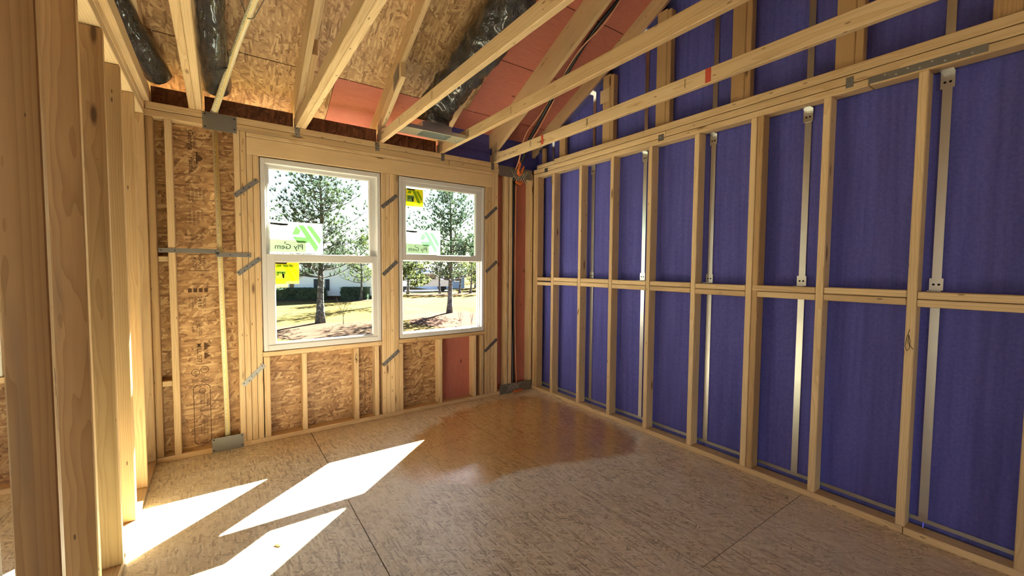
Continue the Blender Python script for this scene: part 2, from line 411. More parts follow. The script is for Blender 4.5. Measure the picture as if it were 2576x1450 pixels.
def frame(x, yhint):
    x = V(x).normalized(); z = x.cross(V(yhint)).normalized(); y = z.cross(x)
    return Matrix((x, y, z)).transposed()
def beam(name, par, p, q, w, h, side=(1, 0, 0), mat='pine', bev=.0025):
    """board from p to q: w along SIDE, h along the other way"""
    p, q = V(p), V(q); R = frame(q - p, side)
    return link(name, box_mesh((q - p).length, w, h, mat, bev), par, Matrix.Translation((p + q) / 2) @ R.to_4x4())
def mesh(name, par, verts, faces, mat, R=None, org=None, smooth=False):
    R = (R or Matrix.Identity(3)); org = V(org) if org is not None else sum((V(v) for v in verts), V()) / len(verts)
    Ri = R.transposed()
    me = bpy.data.meshes.new(name); me.from_pydata([Ri @ (V(v) - org) for v in verts], [], faces); me.materials.append(M[mat])
    if smooth:
        for p in me.polygons: p.use_smooth = True
    return link(name, me, par, Matrix.Translation(org) @ R.to_4x4())
def prism(name, par, poly, x0, x1, mat, along):
    """poly in (y,z) extruded from x0 to x1, grain along the (y,z) direction ALONG"""
    n = len(poly)
    vs = [(x0, y, z) for y, z in poly] + [(x1, y, z) for y, z in poly]
    fs = [tuple(range(n)), tuple(range(2 * n - 1, n - 1, -1))] + [(i + n, (i + 1) % n + n, (i + 1) % n, i) for i in range(n)]
    o = mesh(name, par, vs, fs, mat, frame((0, along[0], along[1]), (1, 0, 0)))
    bm = bmesh.new(); bm.from_mesh(o.data); bmesh.ops.recalc_face_normals(bm, faces=bm.faces); bm.to_mesh(o.data); bm.free()
    return o
def panel(name, par, org, ux, uy, w, h, t, mat):
    """sheet from ORG spanning w along ux and h along uy, thickness t along ux x uy"""
    R = Matrix((V(ux).normalized(), V(uy).normalized(), V(ux).cross(V(uy)).normalized())).transposed()
    key = ('p', round(w, 4), round(h, 4), t, mat)
    if key not in CACHE:
        bm = bmesh.new(); bmesh.ops.create_cube(bm, size=1); bmesh.ops.scale(bm, vec=(w, h, t), verts=bm.verts)
        bmesh.ops.translate(bm, vec=(w / 2, h / 2, t / 2), verts=bm.verts)
        me = bpy.data.meshes.new('sheet'); bm.to_mesh(me); bm.free(); me.materials.append(M[mat]); CACHE[key] = me
    return link(name, CACHE[key], par, Matrix.Translation(org) @ R.to_4x4())
def tube(name, par, pts, rad, mat, sides=10, smooth=True, closed_ends=True, sub=0):
    pts = [V(p) for p in pts]
    if sub:
        out = []
        for i in range(len(pts) - 1):
            p0 = pts[max(i - 1, 0)]; p1 = pts[i]; p2 = pts[i + 1]; p3 = pts[min(i + 2, len(pts) - 1)]
            for k in range(sub):
                t = k / sub
                out.append(.5 * ((2 * p1) + (p2 - p0) * t + (2 * p0 - 5 * p1 + 4 * p2 - p3) * t * t + (3 * p1 - p0 - 3 * p2 + p3) * t ** 3))
        pts = out + [pts[-1]]
    vs, fs = [], []
    prev = None
    for i, p in enumerate(pts):
        d = (pts[min(i + 1, len(pts) - 1)] - pts[max(i - 1, 0)]).normalized()
        a = prev - d * prev.dot(d) if prev is not None else (V((0, 0, 1)).cross(d) if abs(d.z) < .9 else V((1, 0, 0)).cross(d))
        a.normalize(); prev = a; b = d.cross(a)
        r = rad(i / (len(pts) - 1)) if callable(rad) else rad
        for k in range(sides):
            an = 2 * math.pi * k / sides
            vs.append(p + a * (math.cos(an) * r) + b * (math.sin(an) * r))
    for i in range(len(pts) - 1):
        for k in range(sides):
            k2 = (k + 1) % sides
            fs.append((i * sides + k, i * sides + k2, (i + 1) * sides + k2, (i + 1) * sides + k))
    if closed_ends:
        fs.append(tuple(range(sides - 1, -1, -1))); fs.append(tuple(range((len(pts) - 1) * sides, len(pts) * sides)))
    d = pts[-1] - pts[0]
    return mesh(name, par, vs, fs, mat, frame(d, (1, 0, 0) if abs(d.normalized().x) < .9 else (0, 1, 0)), pts[0], smooth)
FONT = None
def text(name, par, body, org, ux, uy, size, mat, sx=1.0, align='LEFT', mirror=False, bold=0.0):
    cu = bpy.data.curves.new('lettering', 'FONT'); cu.body = body; cu.size = size; cu.align_x = align; cu.offset = bold
    cu.resolution_u = 2
    to = bpy.data.objects.new('tmp', cu); COL.objects.link(to)
    dg = bpy.context.evaluated_depsgraph_get(); dg.update()
    me = bpy.data.meshes.new_from_object(to.evaluated_get(dg)); bpy.data.objects.remove(to)
    for v in me.vertices: v.co.x *= sx * (-1 if mirror else 1)
    me.materials.clear(); me.materials.append(M[mat])
    ux, uy = V(ux).normalized(), V(uy).normalized()
    R = Matrix((ux, uy, ux.cross(uy))).transposed()
    return link(name, me, par, Matrix.Translation(org) @ R.to_4x4())
def flat(name, par, pts, mat, org, ux, uy):
    """flat shape, points in the (ux, uy) plane"""
    ux, uy = V(ux), V(uy)
    return mesh(name, par, [V(org) + ux * a + uy * b for a, b in pts], [tuple(range(len(pts)))], mat, Matrix((ux, uy, ux.cross(uy))).transposed(), org)
def join(parts_verts_faces):
    vs, fs = [], []
    for v, f in parts_verts_faces:
        o = len(vs); vs += list(v); fs += [tuple(i + o for i in q) for q in f]
    return vs, fs
BF = [(0, 3, 2, 1), (4, 5, 6, 7), (0, 1, 5, 4), (1, 2, 6, 5), (2, 3, 7, 6), (3, 0, 4, 7)]
def bx(x0, x1, y0, y1, z0, z1):
    return ([(x0, y0, z0), (x1, y0, z0), (x1, y1, z0), (x0, y1, z0), (x0, y0, z1), (x1, y0, z1), (x1, y1, z1), (x0, y1, z1)], BF)
def strip_vf(p, q, wdir, w, nrm, t):
    p, q, wd, n = V(p), V(q), V(wdir).normalized() * (w / 2), V(nrm).normalized() * t
    a = [p - wd, q - wd, q + wd, p + wd]
    return ([*a, *[x + n for x in a]], BF)
def disc_vf(c, nrm, r, t, k=8):
    c, n = V(c), V(nrm).normalized(); a = n.orthogonal().normalized(); b = n.cross(a)
    ring = [c + (a * math.cos(2 * math.pi * i / k) + b * math.sin(2 * math.pi * i / k)) * r for i in range(k)]
    vs = ring + [v + n * t for v in ring]
    fs = [tuple(range(k - 1, -1, -1)), tuple(range(k, 2 * k))] + [(i, (i + 1) % k, (i + 1) % k + k, i + k) for i in range(k)]
    return vs, fs

T = .0381; D = .089           # 2x4: thickness and depth
H = 2.498                     # top of the plates
KT = 2.872                    # roof underside z at y=0, slope 1:2
def roofz(y): return KT - .5 * y
RIDGE = -5.0; FRONT = -10.0; XL = -3.313; FAR = -7.35

# ------------------------------------------------------------------ floor
fl = struct('floor')
mesh('subfloor_edge', fl, *bx(FAR - .1, .2, FRONT - .1, .1, -.06, -.0225), 'subfloor')
cols = [.112 - 1.219 * k for k in range(7)]
offs = [-.295, -.82, -.295, -1.3, -.5, -1.0, -.2]
for k in range(6):
    x1 = cols[k]; x0 = cols[k + 1]
    y = offs[k]
    edges = [.095, y]
    while edges[-1] > FRONT: edges.append(edges[-1] - 2.438)
    for a, b in zip(edges, edges[1:]):
        b = max(b, FRONT)
        if a - b < .05: continue
        panel('floor_panel', fl, (x0 + .0025, b + .002, -.022), (1, 0, 0), (0, 1, 0), x1 - x0 - .005, a - b - .004, .022, 'osb_floor')

# ------------------------------------------------------------------ back wall (windows)
wb = struct('wall_back')
SILL, HEAD = .718, 2.235
W1 = (-2.66, -1.722); W2 = (-1.565, -.632); W3 = (-4.93, -3.99)
def st(x0, x1, z0=T, z1=2.40, mat='pine', y0=0.0, y1=D):
    return B('stud', wb, (x0, x1), (y0, y1), (z0, z1), mat)
B('bottom_plate', wb, (XL, -.003), (0, D), (0, T), 'pine')
B('bottom_plate', wb, (FAR, XL - .09), (0, D), (0, T), 'pine')
B('top_plate', wb, (XL - .09, -1.05), (0, D), (2.4, 2.4470), 'pine'); B('top_plate', wb, (-1.047, -.004), (0, D), (2.4, 2.4470), 'pine')
B('top_plate', wb, (XL + .003, -.47), (0, D), (2.4495, H), 'pine'); B('top_plate', wb, (FAR, XL - .095), (0, D), (2.4495, H), 'pine'); B('top_plate', wb, (FAR, XL - .095), (0, D), (2.4, 2.4485), 'pine')
st(-3.312, -3.272, mat='pine2'); st(-3.213, -3.173)
B('blocking', wb, (-3.271, -3.214), (.03, .068), (1.42, 1.457)); B('blocking', wb, (-3.271, -3.214), (.03, .068), (.532, .572))
for k in range(4):   # kings and jacks left of window
    x = -2.818 + k * .0396
    st(x, x + .0378, T, 2.4 if k < 2 else HEAD)
for x in (-2.655, -2.386, -1.974, -1.792, -1.565, -.774, -.683):
    wd = .043 if x in (-2.655, -1.974) else T
    st(x, x + wd, T, SILL - T - .001)
st(-1.165, -1.127, T, SILL - T - .001); st(-1.126, -1.11, T, SILL - T - .001, 'pine2', .02)
B('sill_plate', wb, (-2.66, -1.723), (0, D), (SILL - T, SILL), 'pine'); B('sill_plate', wb, (-1.565, -.633), (0, D), (SILL - T, SILL), 'pine2')
for k in range(4):
    x = -1.722 + k * .0394; st(x, x + .0378, T, HEAD)
for k in range(4):
    x = -.632 + k * .0402; st(x, x + .0385, T, HEAD if k < 2 else 2.4)
B('header', wb, (-2.738, -.552), (0, .04), (HEAD, 2.366), 'pine'); B('header', wb, (-2.738, -.552), (0, D), (2.367, 2.399), 'pine')
B('header', wb, (-2.738, -.552), (.05, D), (HEAD, 2.366), 'pine2')
st(-.373, -.336); st(-.323, -.286); st(-.0425, -.002)
# left room part of the same wall
for x in (W3[0] - .08, W3[0] - .04, W3[1], W3[1] + .04, -3.6, -5.4, -5.8, -6.2, -6.6, -7.0): st(x, x + T)
B('sill_plate', wb, W3, (0, D), (SILL - T, SILL)); B('header', wb, W3, (0, D), (HEAD, 2.4))
for x in (-4.55, -4.2): st(x, x + T, T, SILL - T)
# sheathing
SY = .0895
def sheath(x0, x1, z0, z1, mat): return panel('sheathing_panel', wb, (x0, SY, z0), (1, 0, 0), (0, 0, 1), x1 - x0, z1 - z0, -.0, mat) if 0 else panel('sheathing_panel', wb, (x1, SY, z0), (0, 0, 1), (-1, 0, 0), z1 - z0, x1 - x0, .011, mat)
def sheath(x0, x1, z0, z1, mat):
    # long way up; the sheet lies outside the studs
    return panel('sheathing_panel', wb, (x0, SY, z1), (0, 0, -1), (1, 0, 0), z1 - z0, x1 - x0, .0, mat) if 0 else panel('sheathing_panel', wb, (x0, SY + .011, z1), (0, 0, -1), (1, 0, 0), z1 - z0, x1 - x0, .011, mat)
p_main = sheath(-3.9, W1[0], 0, H, 'osb_wall')
sheath(W1[0], W1[1], 0, SILL, 'osb_wall'); sheath(W1[0], W1[1], HEAD, H, 'osb_wall')
p_mid = None
sheath(W1[1], W2[0], 0, H, 'osb_wall')
sheath(W2[0], -1.115, 0, SILL, 'osb_wall'); sheath(-1.113, W2[1], 0, SILL, 'red'); sheath(W2[0], W2[1], HEAD, H, 'osb_wall')
sheath(W2[1], .13, 0, H, 'red')
sheath(-3.98, -3.902, 0, H, 'osb_wall'); sheath(W3[0], W3[1], 0, SILL, 'osb_wall'); sheath(W3[0], W3[1], HEAD, H, 'osb_wall'); sheath(FAR, W3[0], 0, H, 'osb_wall')
# rim between the trusses, purple fire board in the corner
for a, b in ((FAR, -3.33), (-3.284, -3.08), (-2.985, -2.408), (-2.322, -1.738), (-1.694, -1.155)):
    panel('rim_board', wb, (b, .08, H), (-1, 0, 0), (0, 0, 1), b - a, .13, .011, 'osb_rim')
panel('fire_board', wb, (.13, .10, H), (-1, 0, 0), (0, 0, 1), 1.22, .315, .013, 'purple')
# stamped lettering on the big sheet; reads from the top down
ink = lambda b, x, z, s, sx=1.0, m='dark', bold=0.0: text('stamped_lettering', p_main, b, (x, SY - .001, z), (0, 0, -1), (1, 0, 0), s, m, sx, bold=bold)
ink('Georgia', -3.088, 2.372, .044, 1.02, bold=.0008); ink('Pacific', -3.086, 2.178, .040, 1.08, bold=.0006)
ink('Canada', -3.058, 2.362, .030, 1.2); ink('Pacific', -3.056, 2.175, .028, 1.3)
for i, (b, z) in enumerate((('STRAND', 1.95), ('EXTERIOR', 1.96), ('RATED', 1.95), ('PANEL', 1.96), ('BONDED', 1.95))): ink(b, -3.100 + .022 * i, z, .020, 1.2)
for i, (b, z) in enumerate((('SURFACE', 1.80), ('DURABLE', 1.80), ('SPACED', 1.79), ('EDGES', 1.80))): ink(b, -3.096 + .024 * i, z, .019, 1.4)
for i, (b, z) in enumerate((('10 IN', 1.62), ('16 IN', 1.62), ('24 IN', 1.63))): ink(b, -3.09 + .03 * i, z, .02, 1.2)
ink('40/20', -3.082, 1.455, .034, 1.0); ink('C', -3.104, 1.44, .03); ink('SPAN', -3.05, 1.455, .030, 1.2); ink('4x8', -3.024, 1.455, .03, 1.2)
ink('24/16', -3.058, 1.165, .036, 1.0, bold=.0004); ink('7/16 IN', -3.078, 1.172, .02, 1.1); ink('SHEATHING', -3.096, 1.165, .017, 1.1); ink('EXPOSURE 1', -3.112, 1.165, .016, 1.0); ink('THICK', -3.028, 1.17, .024, 1.2)
ink('CSA O325', -3.058, .985, .026, 1.0); ink('1R24/2F16', -3.078, .985, .019, .9); ink('PS 2-10', -3.098, .975, .024, 1.0)
ink('MILL 537', -3.072, .815, .040, .95, bold=.0004)
ink('APA', -3.096, .615, .030, 1.0)
def bar(pan, x0, x1, z0, z1, m='dark', y=SY - .001):
    return mesh('stamped_line', pan, [(x0, y, z0), (x1, y, z0), (x1, y, z1), (x0, y, z1)], [(0, 1, 2, 3)], m)
def ring(pan, cx, cz, r, w=.004, k=20, y=SY - .001):
    vs, fs = [], []
    for i in range(k):
        a = 2 * math.pi * i / k
        vs += [(cx + r * math.cos(a), y, cz + r * math.sin(a)), (cx + (r - w) * math.cos(a), y, cz + (r - w) * math.sin(a))]
        j = (i + 1) % k; fs.append((2 * i, 2 * j, 2 * j + 1, 2 * i + 1))
    return mesh('stamped_ring', pan, vs, fs, 'dark')
def rframe(pan, x0, x1, z0, z1, w=.004, c=.02, y=SY - .001):
    def loop(i): return [(x0 + i + c, z0 + i), (x1 - i - c, z0 + i), (x1 - i, z0 + i + c), (x1 - i, z1 - i - c), (x1 - i - c, z1 - i), (x0 + i + c, z1 - i), (x0 + i, z1 - i - c), (x0 + i, z0 + i + c)]
    a, b = loop(0), loop(w); n = 8
    return mesh('stamped_frame', pan, [(x, y, z) for x, z in a + b], [(i, (i + 1) % n, (i + 1) % n + n, i + n) for i in range(n)], 'dark')
ring(p_main, -3.03, .615, .026); ring(p_main, -3.085, .600, .026)
for k in range(3):
    bar(p_main, -3.108 + .0, -3.07, .527 + k * .010, .531 + k * .010); bar(p_main, -3.055, -3.005, .527 + k * .010, .531 + k * .010)
for k in range(4): bar(p_main, -3.115 + k * .032, -3.115 + k * .032 + .022, 1.195, 1.225)
bar(p_main, -3.11, -2.985, 1.470, 1.474); bar(p_main, -3.11, -2.985, 1.352, 1.356); bar(p_main, -3.11, -3.03, 1.992, 1.996)
rframe(p_main, -3.102, -2.998, .052, .505)
ring(p_main, -3.048, .455, .020)
for i, b in enumerate(('SIZED FOR SPACING', 'PERFORMANCE', 'RECOMMENDED')): ink(b, -3.062 + .018 * i, .43, .017, 1.0)
for i, b in enumerate(('1/8 INCH SPACE', 'ENDS AND EDGES', 'THIS SIDE DOWN')): ink(b, -3.064 + .018 * i, .235, .015, 1.0)
flat('stamped_logo', p_main, [(0, 0), (.010, 0), (.010, .02), (.03, .03), (.042, .045), (.03, .06), (.010, .07), (.010, .09), (0, .09)], 'dark', (-3.045, SY - .001, 2.22), (1, 0, 0), (0, 0, -1))
flat('stamped_logo', p_main, [(0, 0), (.03, .015), (.014, .015), (.04, .03), (.014, .045), (.03, .045), (0, .06)], 'dark', (-3.03, SY - .001, .82), (1, 0, 0), (0, 0, -1))
flat('stamped_logo', p_main, [(0, 0), (.03, .012), (.014, .012), (.04, .026), (.014, .04), (.03, .04), (0, .052)], 'dark', (-3.03, SY - .001, .745), (1, 0, 0), (0, 0, -1))
p2 = [o for o in wb.children if o.name.startswith('sheathing')][1]
i2 = lambda b, x, z, s, sx=1.0: text('stamped_lettering', p2, b, (x, SY - .001, z), (0, 0, -1), (1, 0, 0), s, 'dark', sx)
rframe(p2, -1.861, -1.757, .05, .47); ring(p2, -1.835, .535, .026)
for k in range(3): bar(p2, -1.862, -1.838, .484 + k * .008, .487 + k * .008); bar(p2, -1.825, -1.77, .488 + k * .008, .491 + k * .008)
ring(p2, -1.815, .42, .018)
for i, b in enumerate(('SIZED FOR SPACE', 'PERFORMANCE')): i2(b, -1.826 + .02 * i, .395, .017, 1.0)
for i, b in enumerate(('1/8 INCH SPACE', 'ENDS AND EDGES')): i2(b, -1.82 + .022 * i, .22, .015, 1.0)
text('stamped_lettering', p2, '1080', (-1.825, SY - .001, .60), (1, 0, 0), (0, 0, 1), .032, 'dark', 1.1)

def plate(par, x0, x1, z0, z1, y=-.0025, mat='galv_dull', name='nail_plate'):
    o = B(name, par, (x0, x1), (y, -.0003), (z0, z1), mat, .0006)
    return o
def nails(par, pts, y=-.0025, r=.005):
    vs, fs = join([disc_vf((x, y, z), (0, -1, 0), r, .002, 6) for x, z in pts])
    return tag(mesh('nail_head', par, vs, fs, 'hole'), kind='stuff')
np1 = plate(wb, -3.0, -2.795, 2.372, 2.492); nails(np1, [(-2.985, 2.48), (-2.81, 2.475), (-2.81, 2.40), (-2.985, 2.39)])
np2 = plate(wb, -2.997, -2.797, -.0, .107); nails(np2, [(-2.985, .015), (-2.81, .02), (-2.985, .095), (-2.81, .095)])
np3 = plate(wb, -.467, -.022, 2.374, 2.484); np4 = plate(wb, -.44, -.003, .0, .105)
# crossed metal lath over the two corner plates
for pl, x0, x1, z0, z1 in ((np3, -.31, -.1, 2.33, 2.455), (np4, -.36, -.17, .006, .104)):
    rr = random.Random(4); parts = []
    n = 6
    for k in range(n):
        xa = x0 + (x1 - x0 - .07) * k / (n - 1)
        parts.append(strip_vf((xa, -.006 - .001 * k, z0 + rr.uniform(0, .02)), (xa + .075, -.004 - .002 * k, z1), (1, 0, .4), .009, (0, -1, 0), .003))
        parts.append(strip_vf((xa + .075, -.012 - .001 * k, z0), (xa, -.010 - .001 * k, z1 - rr.uniform(0, .02)), (1, 0, -.4), .009, (0, -1, 0), .003))
    vs, fs = join(parts); tag(mesh('metal_lath', pl, vs, fs, 'galv'), kind='stuff')
# short diagonal tie straps across the stud packs
for p, q in (((-2.819, 1.913), (-2.669, 2.049)), ((-2.811, 1.33), (-2.663, 1.452)), ((-2.794, .478), (-2.652, .619)),
             ((-1.721, 1.925), (-1.581, 2.045)), ((-1.715, 1.319), (-1.582, 1.443)), ((-1.722, .491), (-1.568, .614)),
             ((-.637, 1.905), (-.489, 2.034)), ((-.625, 1.344), (-.485, 1.459)), ((-.635, .499), (-.48, .62))):
    L = V((q[0] - p[0], 0, q[1] - p[1])).length
    R = frame((q[0] - p[0], 0, q[1] - p[1]), (0, 1, 0))
    s = link('tie_strap', box_mesh(L, .002, .034, 'galv_dull', .0004), wb, Matrix.Translation(((p[0] + q[0]) / 2, -.0016, (p[1] + q[1]) / 2)) @ R.to_4x4())
    d = V((q[0] - p[0], q[1] - p[1])).normalized()
    nails(s, [(p[0] + d.x * t - d.y * e, p[1] + d.y * t + d.x * e) for t, e in ((.015, .006), (.05, -.007), (.085, .006), (.12, -.007), (L - .015, .006))], r=.004)
for (xa, xb, z) in ((-3.265, -2.922, 1.497), (-2.945, -2.722, 1.474)):
    s = B('pipe_strap', wb, (xa, xb), (-.004, -.0015), (z - .016, z + .016), 'galv_dull', .0005); nails(s, [(xa + .015, z), (xb - .02, z), (xa + .09, z)], r=.004, y=-.004)
for x, z in ((-2.39, 2.462), (-1.755, 2.455), (-1.12, 2.462), (-.545, 2.455)):
    vs, fs = join([bx(x - .018, x + .018, -.003, -.0005, z - .036, z + .036), bx(x - .018, x - .015, -.02, -.0005, z, z + .05)]); s = mesh('hurricane_clip', wb, vs, fs, 'galv_dull')
    nails(s, [(x - .006, z - .02), (x + .007, z + .01), (x - .005, z + .025)], y=-.003, r=.0035)

# ------------------------------------------------------------------ right wall: studs, blocking, fire wall behind
wr = struct('wall_right')
Y1 = -.3224; SP = .4064; NST = 13
ys = [Y1 - SP * i for i in range(NST)]
jog = [0, .002, -.001, .0, .003, -.002, .0, .001, 0, 0, 0, 0, 0]
for i, y in enumerate(ys):
    B('stud', wr, (jog[i], jog[i] + D), (y - T, y), (T, 2.40), 'pine')
B('stud', wr, (0.001, D), (-.045, -.004), (T, 2.4), 'pine'); B('stud', wr, (.001, D), (-.085, -.047), (T, 2.4), 'pine2')
B('stud', wr, (.002, D), (ys[5] - .077, ys[5] - .039), (T, 2.4), 'pine2'); 
B('bottom_plate', wr, (-.002, D), (ys[7] - .03, -.003), (0, T), 'pine'); B('bottom_plate', wr, (0, D), (ys[7] - 3.2, ys[7] - .033), (0, T), 'pine')
yend = ys[-1] - .1
for z0, z1, br in ((2.400, 2.4400, -2.97), (2.4450, 2.4905, -1.7)):
    B('top_plate', wr, (0, D), (br + .002, -.004), (z0, z1), 'pine'); B('top_plate', wr, (0, D), (yend, br - .001), (z0, z1), 'pine')
edges = [-.085] + [y for y in ys]
rr = random.Random(9)
for a, b in zip([-.085] + [y - T for y in ys], ys):
    dz = rr.uniform(-.004, .004)
    B('blocking', wr, (rr.uniform(-.002, .004), D), (b + .002, a - .002), (1.211 + dz - (.01 if a > -.1 else 0), 1.248 + dz - (.01 if a > -.1 else 0)), 'pine')
    B('blocking', wr, (rr.uniform(-.002, .004), D), (b + .002, a - .002), (1.2515 + dz, 1.2885 + dz), 'pine')
# purple shaft liner sheets between steel studs, 24 in apart
hy = [-.207 - .6096 * i for i in range(9)]
PX = .122
def hstud(y):
    vs, fs = join([bx(PX - .008, PX - .006, y - .018, y + .018, .055, roofz(y) - .17), bx(PX - .006, PX + .02, y - .001, y + .001, .055, roofz(y) - .17)])
    return mesh('steel_stud', wr, vs, fs, 'galv', AX[2])
for a, b in zip([.13] + hy, hy + [hy[-1] - .6]):
    ztop = lambda y: roofz(y) - .02
    pts = [(a - .002, .0), (b + .002, .0), (b + .002, ztop(b)), (a - .002, ztop(a))]
    vs = [(PX, y, z) for y, z in pts] + [(PX + .025, y, z) for y, z in pts]
    mesh('liner_panel', wr, vs, [(3, 2, 1, 0), (4, 5, 6, 7), (0, 1, 5, 4), (1, 2, 6, 5), (2, 3, 7, 6), (3, 0, 4, 7)], 'purple', Matrix(((0, 0, 1), (0, 1, 0), (-1, 0, 0))).transposed() if 0 else AX[2] @ Matrix(((1, 0, 0), (0, 0, 1), (0, -1, 0))).transposed())
for y in hy: hstud(y)
B('steel_track', wr, (PX - .009, PX - .001), (yend, -.02), (.052, .074), 'galv', .0005)
for y in hy:
    for z0 in (2.318, 1.292):
        vs, fs = join([bx(PX - .013, PX - .010, y - .026, y + .026, z0, z0 + .082 if z0 > 2 else z0 + .062), bx(D - .03, PX - .010, y - .026, y + .026, (z0 + .079) if z0 > 2 else z0 - .004, (z0 + .082) if z0 > 2 else z0 - .001)])
        c = mesh('breakaway_clip', wr, vs, fs, 'galv')
        vs, fs = join([disc_vf((PX - .013, y + e, z0 + .03), (-1, 0, 0), .006, .001, 6) for e in (-.010, .010)]); tag(mesh('clip_hole', c, vs, fs, 'hole'), kind='stuff')
# plates and marks on the room side
def rplate(y0, y1, z0, z1, name='tie_plate', holes=()):
    s = B(name, wr, (-.003, -.0004), (y0, y1), (z0, z1), 'galv_dull', .0005)
    if holes:
        vs, fs = join([disc_vf((-.003, y, z), (-1, 0, 0), .005, .002, 6) for y, z in holes]); tag(mesh('nail_head', s, vs, fs, 'galv'), kind='stuff')
    return s
rplate(-3.40, -2.965, 2.408, 2.445, 'splice_strap', [(-2.99 - .045 * k, 2.420 + .014 * (k % 2)) for k in range(9)])
rplate(-2.90, -2.865, 2.42, 2.478, holes=[(-2.882, 2.455)]); rplate(-1.685, -1.635, 2.42, 2.47, holes=[(-1.66, 2.45)]); rplate(-.25, -.20, 2.43, 2.475, holes=[(-.225, 2.45)])
def pen(par, pts, w, x=-.0025, mat='black_ink', axis='x', name='pencil_mark'):
    parts = []
    for p, q in zip(pts, pts[1:]):
        p3 = (x, p[0], p[1]) if axis == 'x' else (p[0], x, p[1]); q3 = (x, q[0], q[1]) if axis == 'x' else (q[0], x, q[1])
        d = V(q3) - V(p3); n = V((-1, 0, 0)) if axis == 'x' else V((0, -1, 0))
        parts.append(strip_vf(p3, q3, d.cross(n), w, n, .0003))
    vs, fs = join(parts); return mesh(name, par, vs, fs, mat)
s8 = [o for o in wr.children if o.name.startswith('stud')][7]
y8 = ys[7] - .02
pen(s8, [(y8 + .001, 1.09), (y8 + .010, 1.05), (y8 + .016, 1.00), (y8 + .010, .975), (y8, .985), (y8 - .002, 1.03), (y8 + .004, 1.06), (y8 + .006, 1.02), (y8 - .016, .985)], .0022, x=-.0015)
s2 = [o for o in wr.children if o.name.startswith('stud')][1]
pen(s2, [(ys[1] - .008, .93), (ys[1] - .022, .985), (ys[1] - .012, .93), (ys[1] - .028, .99), (ys[1] - .022, .925)], .0022, x=-.0005)
cr = [o for o in wb.children if o.name.startswith('stud') and abs(o.matrix_basis.translation.x + 1.9525) < .02 and o.matrix_basis.translation.z < .5][0]
pen(cr, [(-1.955, .565), (-1.963, .605), (-1.953, .63), (-1.945, .60), (-1.96, .57), (-1.952, .545), (-1.946, .575), (-1.966, .585), (-1.938, .56)], .0024, x=-.0012, axis='y')

# ------------------------------------------------------------------ left stud wall
wl = struct('wall_left')
for k in range(9):
    y = -.04 - .4064 * k + (.0, .0, .0, .004, .006, .0, 0, 0, 0)[k]
    B('stud', wl, (XL - D + (.0, .001, -.001, .002, 0, 0, 0, 0, 0)[k], XL + (.0, .001, -.001, .002, 0, 0, 0, 0, 0)[k]), (y, y + T), (T, 2.40), 'pine2')
B('bottom_plate', wl, (XL - D, XL), (-3.35, -.003), (0, T), 'pine')
B('top_plate', wl, (XL - D, XL), (-5.2, -.003), (2.401, 2.4485), 'pine'); B('top_plate', wl, (XL - D, XL), (-5.2, -.0), (2.4495, H), 'pine')
st5 = [o for o in wl.children if o.name.startswith('stud')][5]
pen(st5, [(-2.055, 1.02), (-2.045, 1.06), (-2.052, 1.10), (-2.042, 1.00), (-2.05, .97), (-2.043, .95), (-2.047, .92)], .003, x=XL - .0, axis='x')

# ------------------------------------------------------------------ windows
def bar4(x0, x1, z0, z1, y0, y1, wl_, wr_, wb_, wt_):
    return join([bx(x0, x0 + wl_, y0, y1, z0, z1), bx(x1 - wr_, x1, y0, y1, z0, z1), bx(x0 + wl_, x1 - wr_, y0, y1, z0, z0 + wb_), bx(x0 + wl_, x1 - wr_, y0, y1, z1 - wt_, z1)])
def bevel(o, w=.002):
    bm = bmesh.new(); bm.from_mesh(o.data); bmesh.ops.bevel(bm, geom=[e for e in bm.edges], offset=w, segments=1, affect='EDGES'); bm.to_mesh(o.data); bm.free()
def sash(root, x0, x1, z0, z1, y0, y1, fr, name):
    vs, fs = bar4(x0, x1, z0, z1, y0, y1, fr[0], fr[1], fr[2], fr[3])
    s = mesh(name, root, vs, fs, 'vinyl'); bevel(s)
    vs, fs = bar4(x0 + fr[0] - .004, x1 - fr[1] + .004, z0 + fr[2] - .004, z1 - fr[3] + .004, y0 + .006, y1 - .006, .010, .010, .010, .010)
    b = mesh('glazing_bead', s, vs, fs, 'vinyl'); bevel(b, .003)
    ym = (y0 + y1) / 2
    vs, fs = bx(x0 + fr[0] - .003, x1 - fr[1] + .003, ym - .002, ym + .002, z0 + fr[2] - .003, z1 - fr[3] + .003)
    mesh('pane', s, vs, fs, 'glass')
    return s
def lift(par, x, z, y):
    vs, fs = [], []
    for i in range(9):
        a = math.pi * i / 8
        for r in (.036, .026): 
            for yy in (y - .012, y): vs.append((x - math.cos(a) * r * 1.3, yy, z + math.sin(a) * r * .36))
    for i in range(8):
        o = i * 4; fs += [(o, o + 1, o + 5, o + 4), (o + 2, o + 6, o + 7, o + 3), (o, o + 4, o + 6, o + 2), (o + 1, o + 3, o + 7, o + 5)]
    return mesh('tilt_latch', par, vs, fs, 'vinyl')
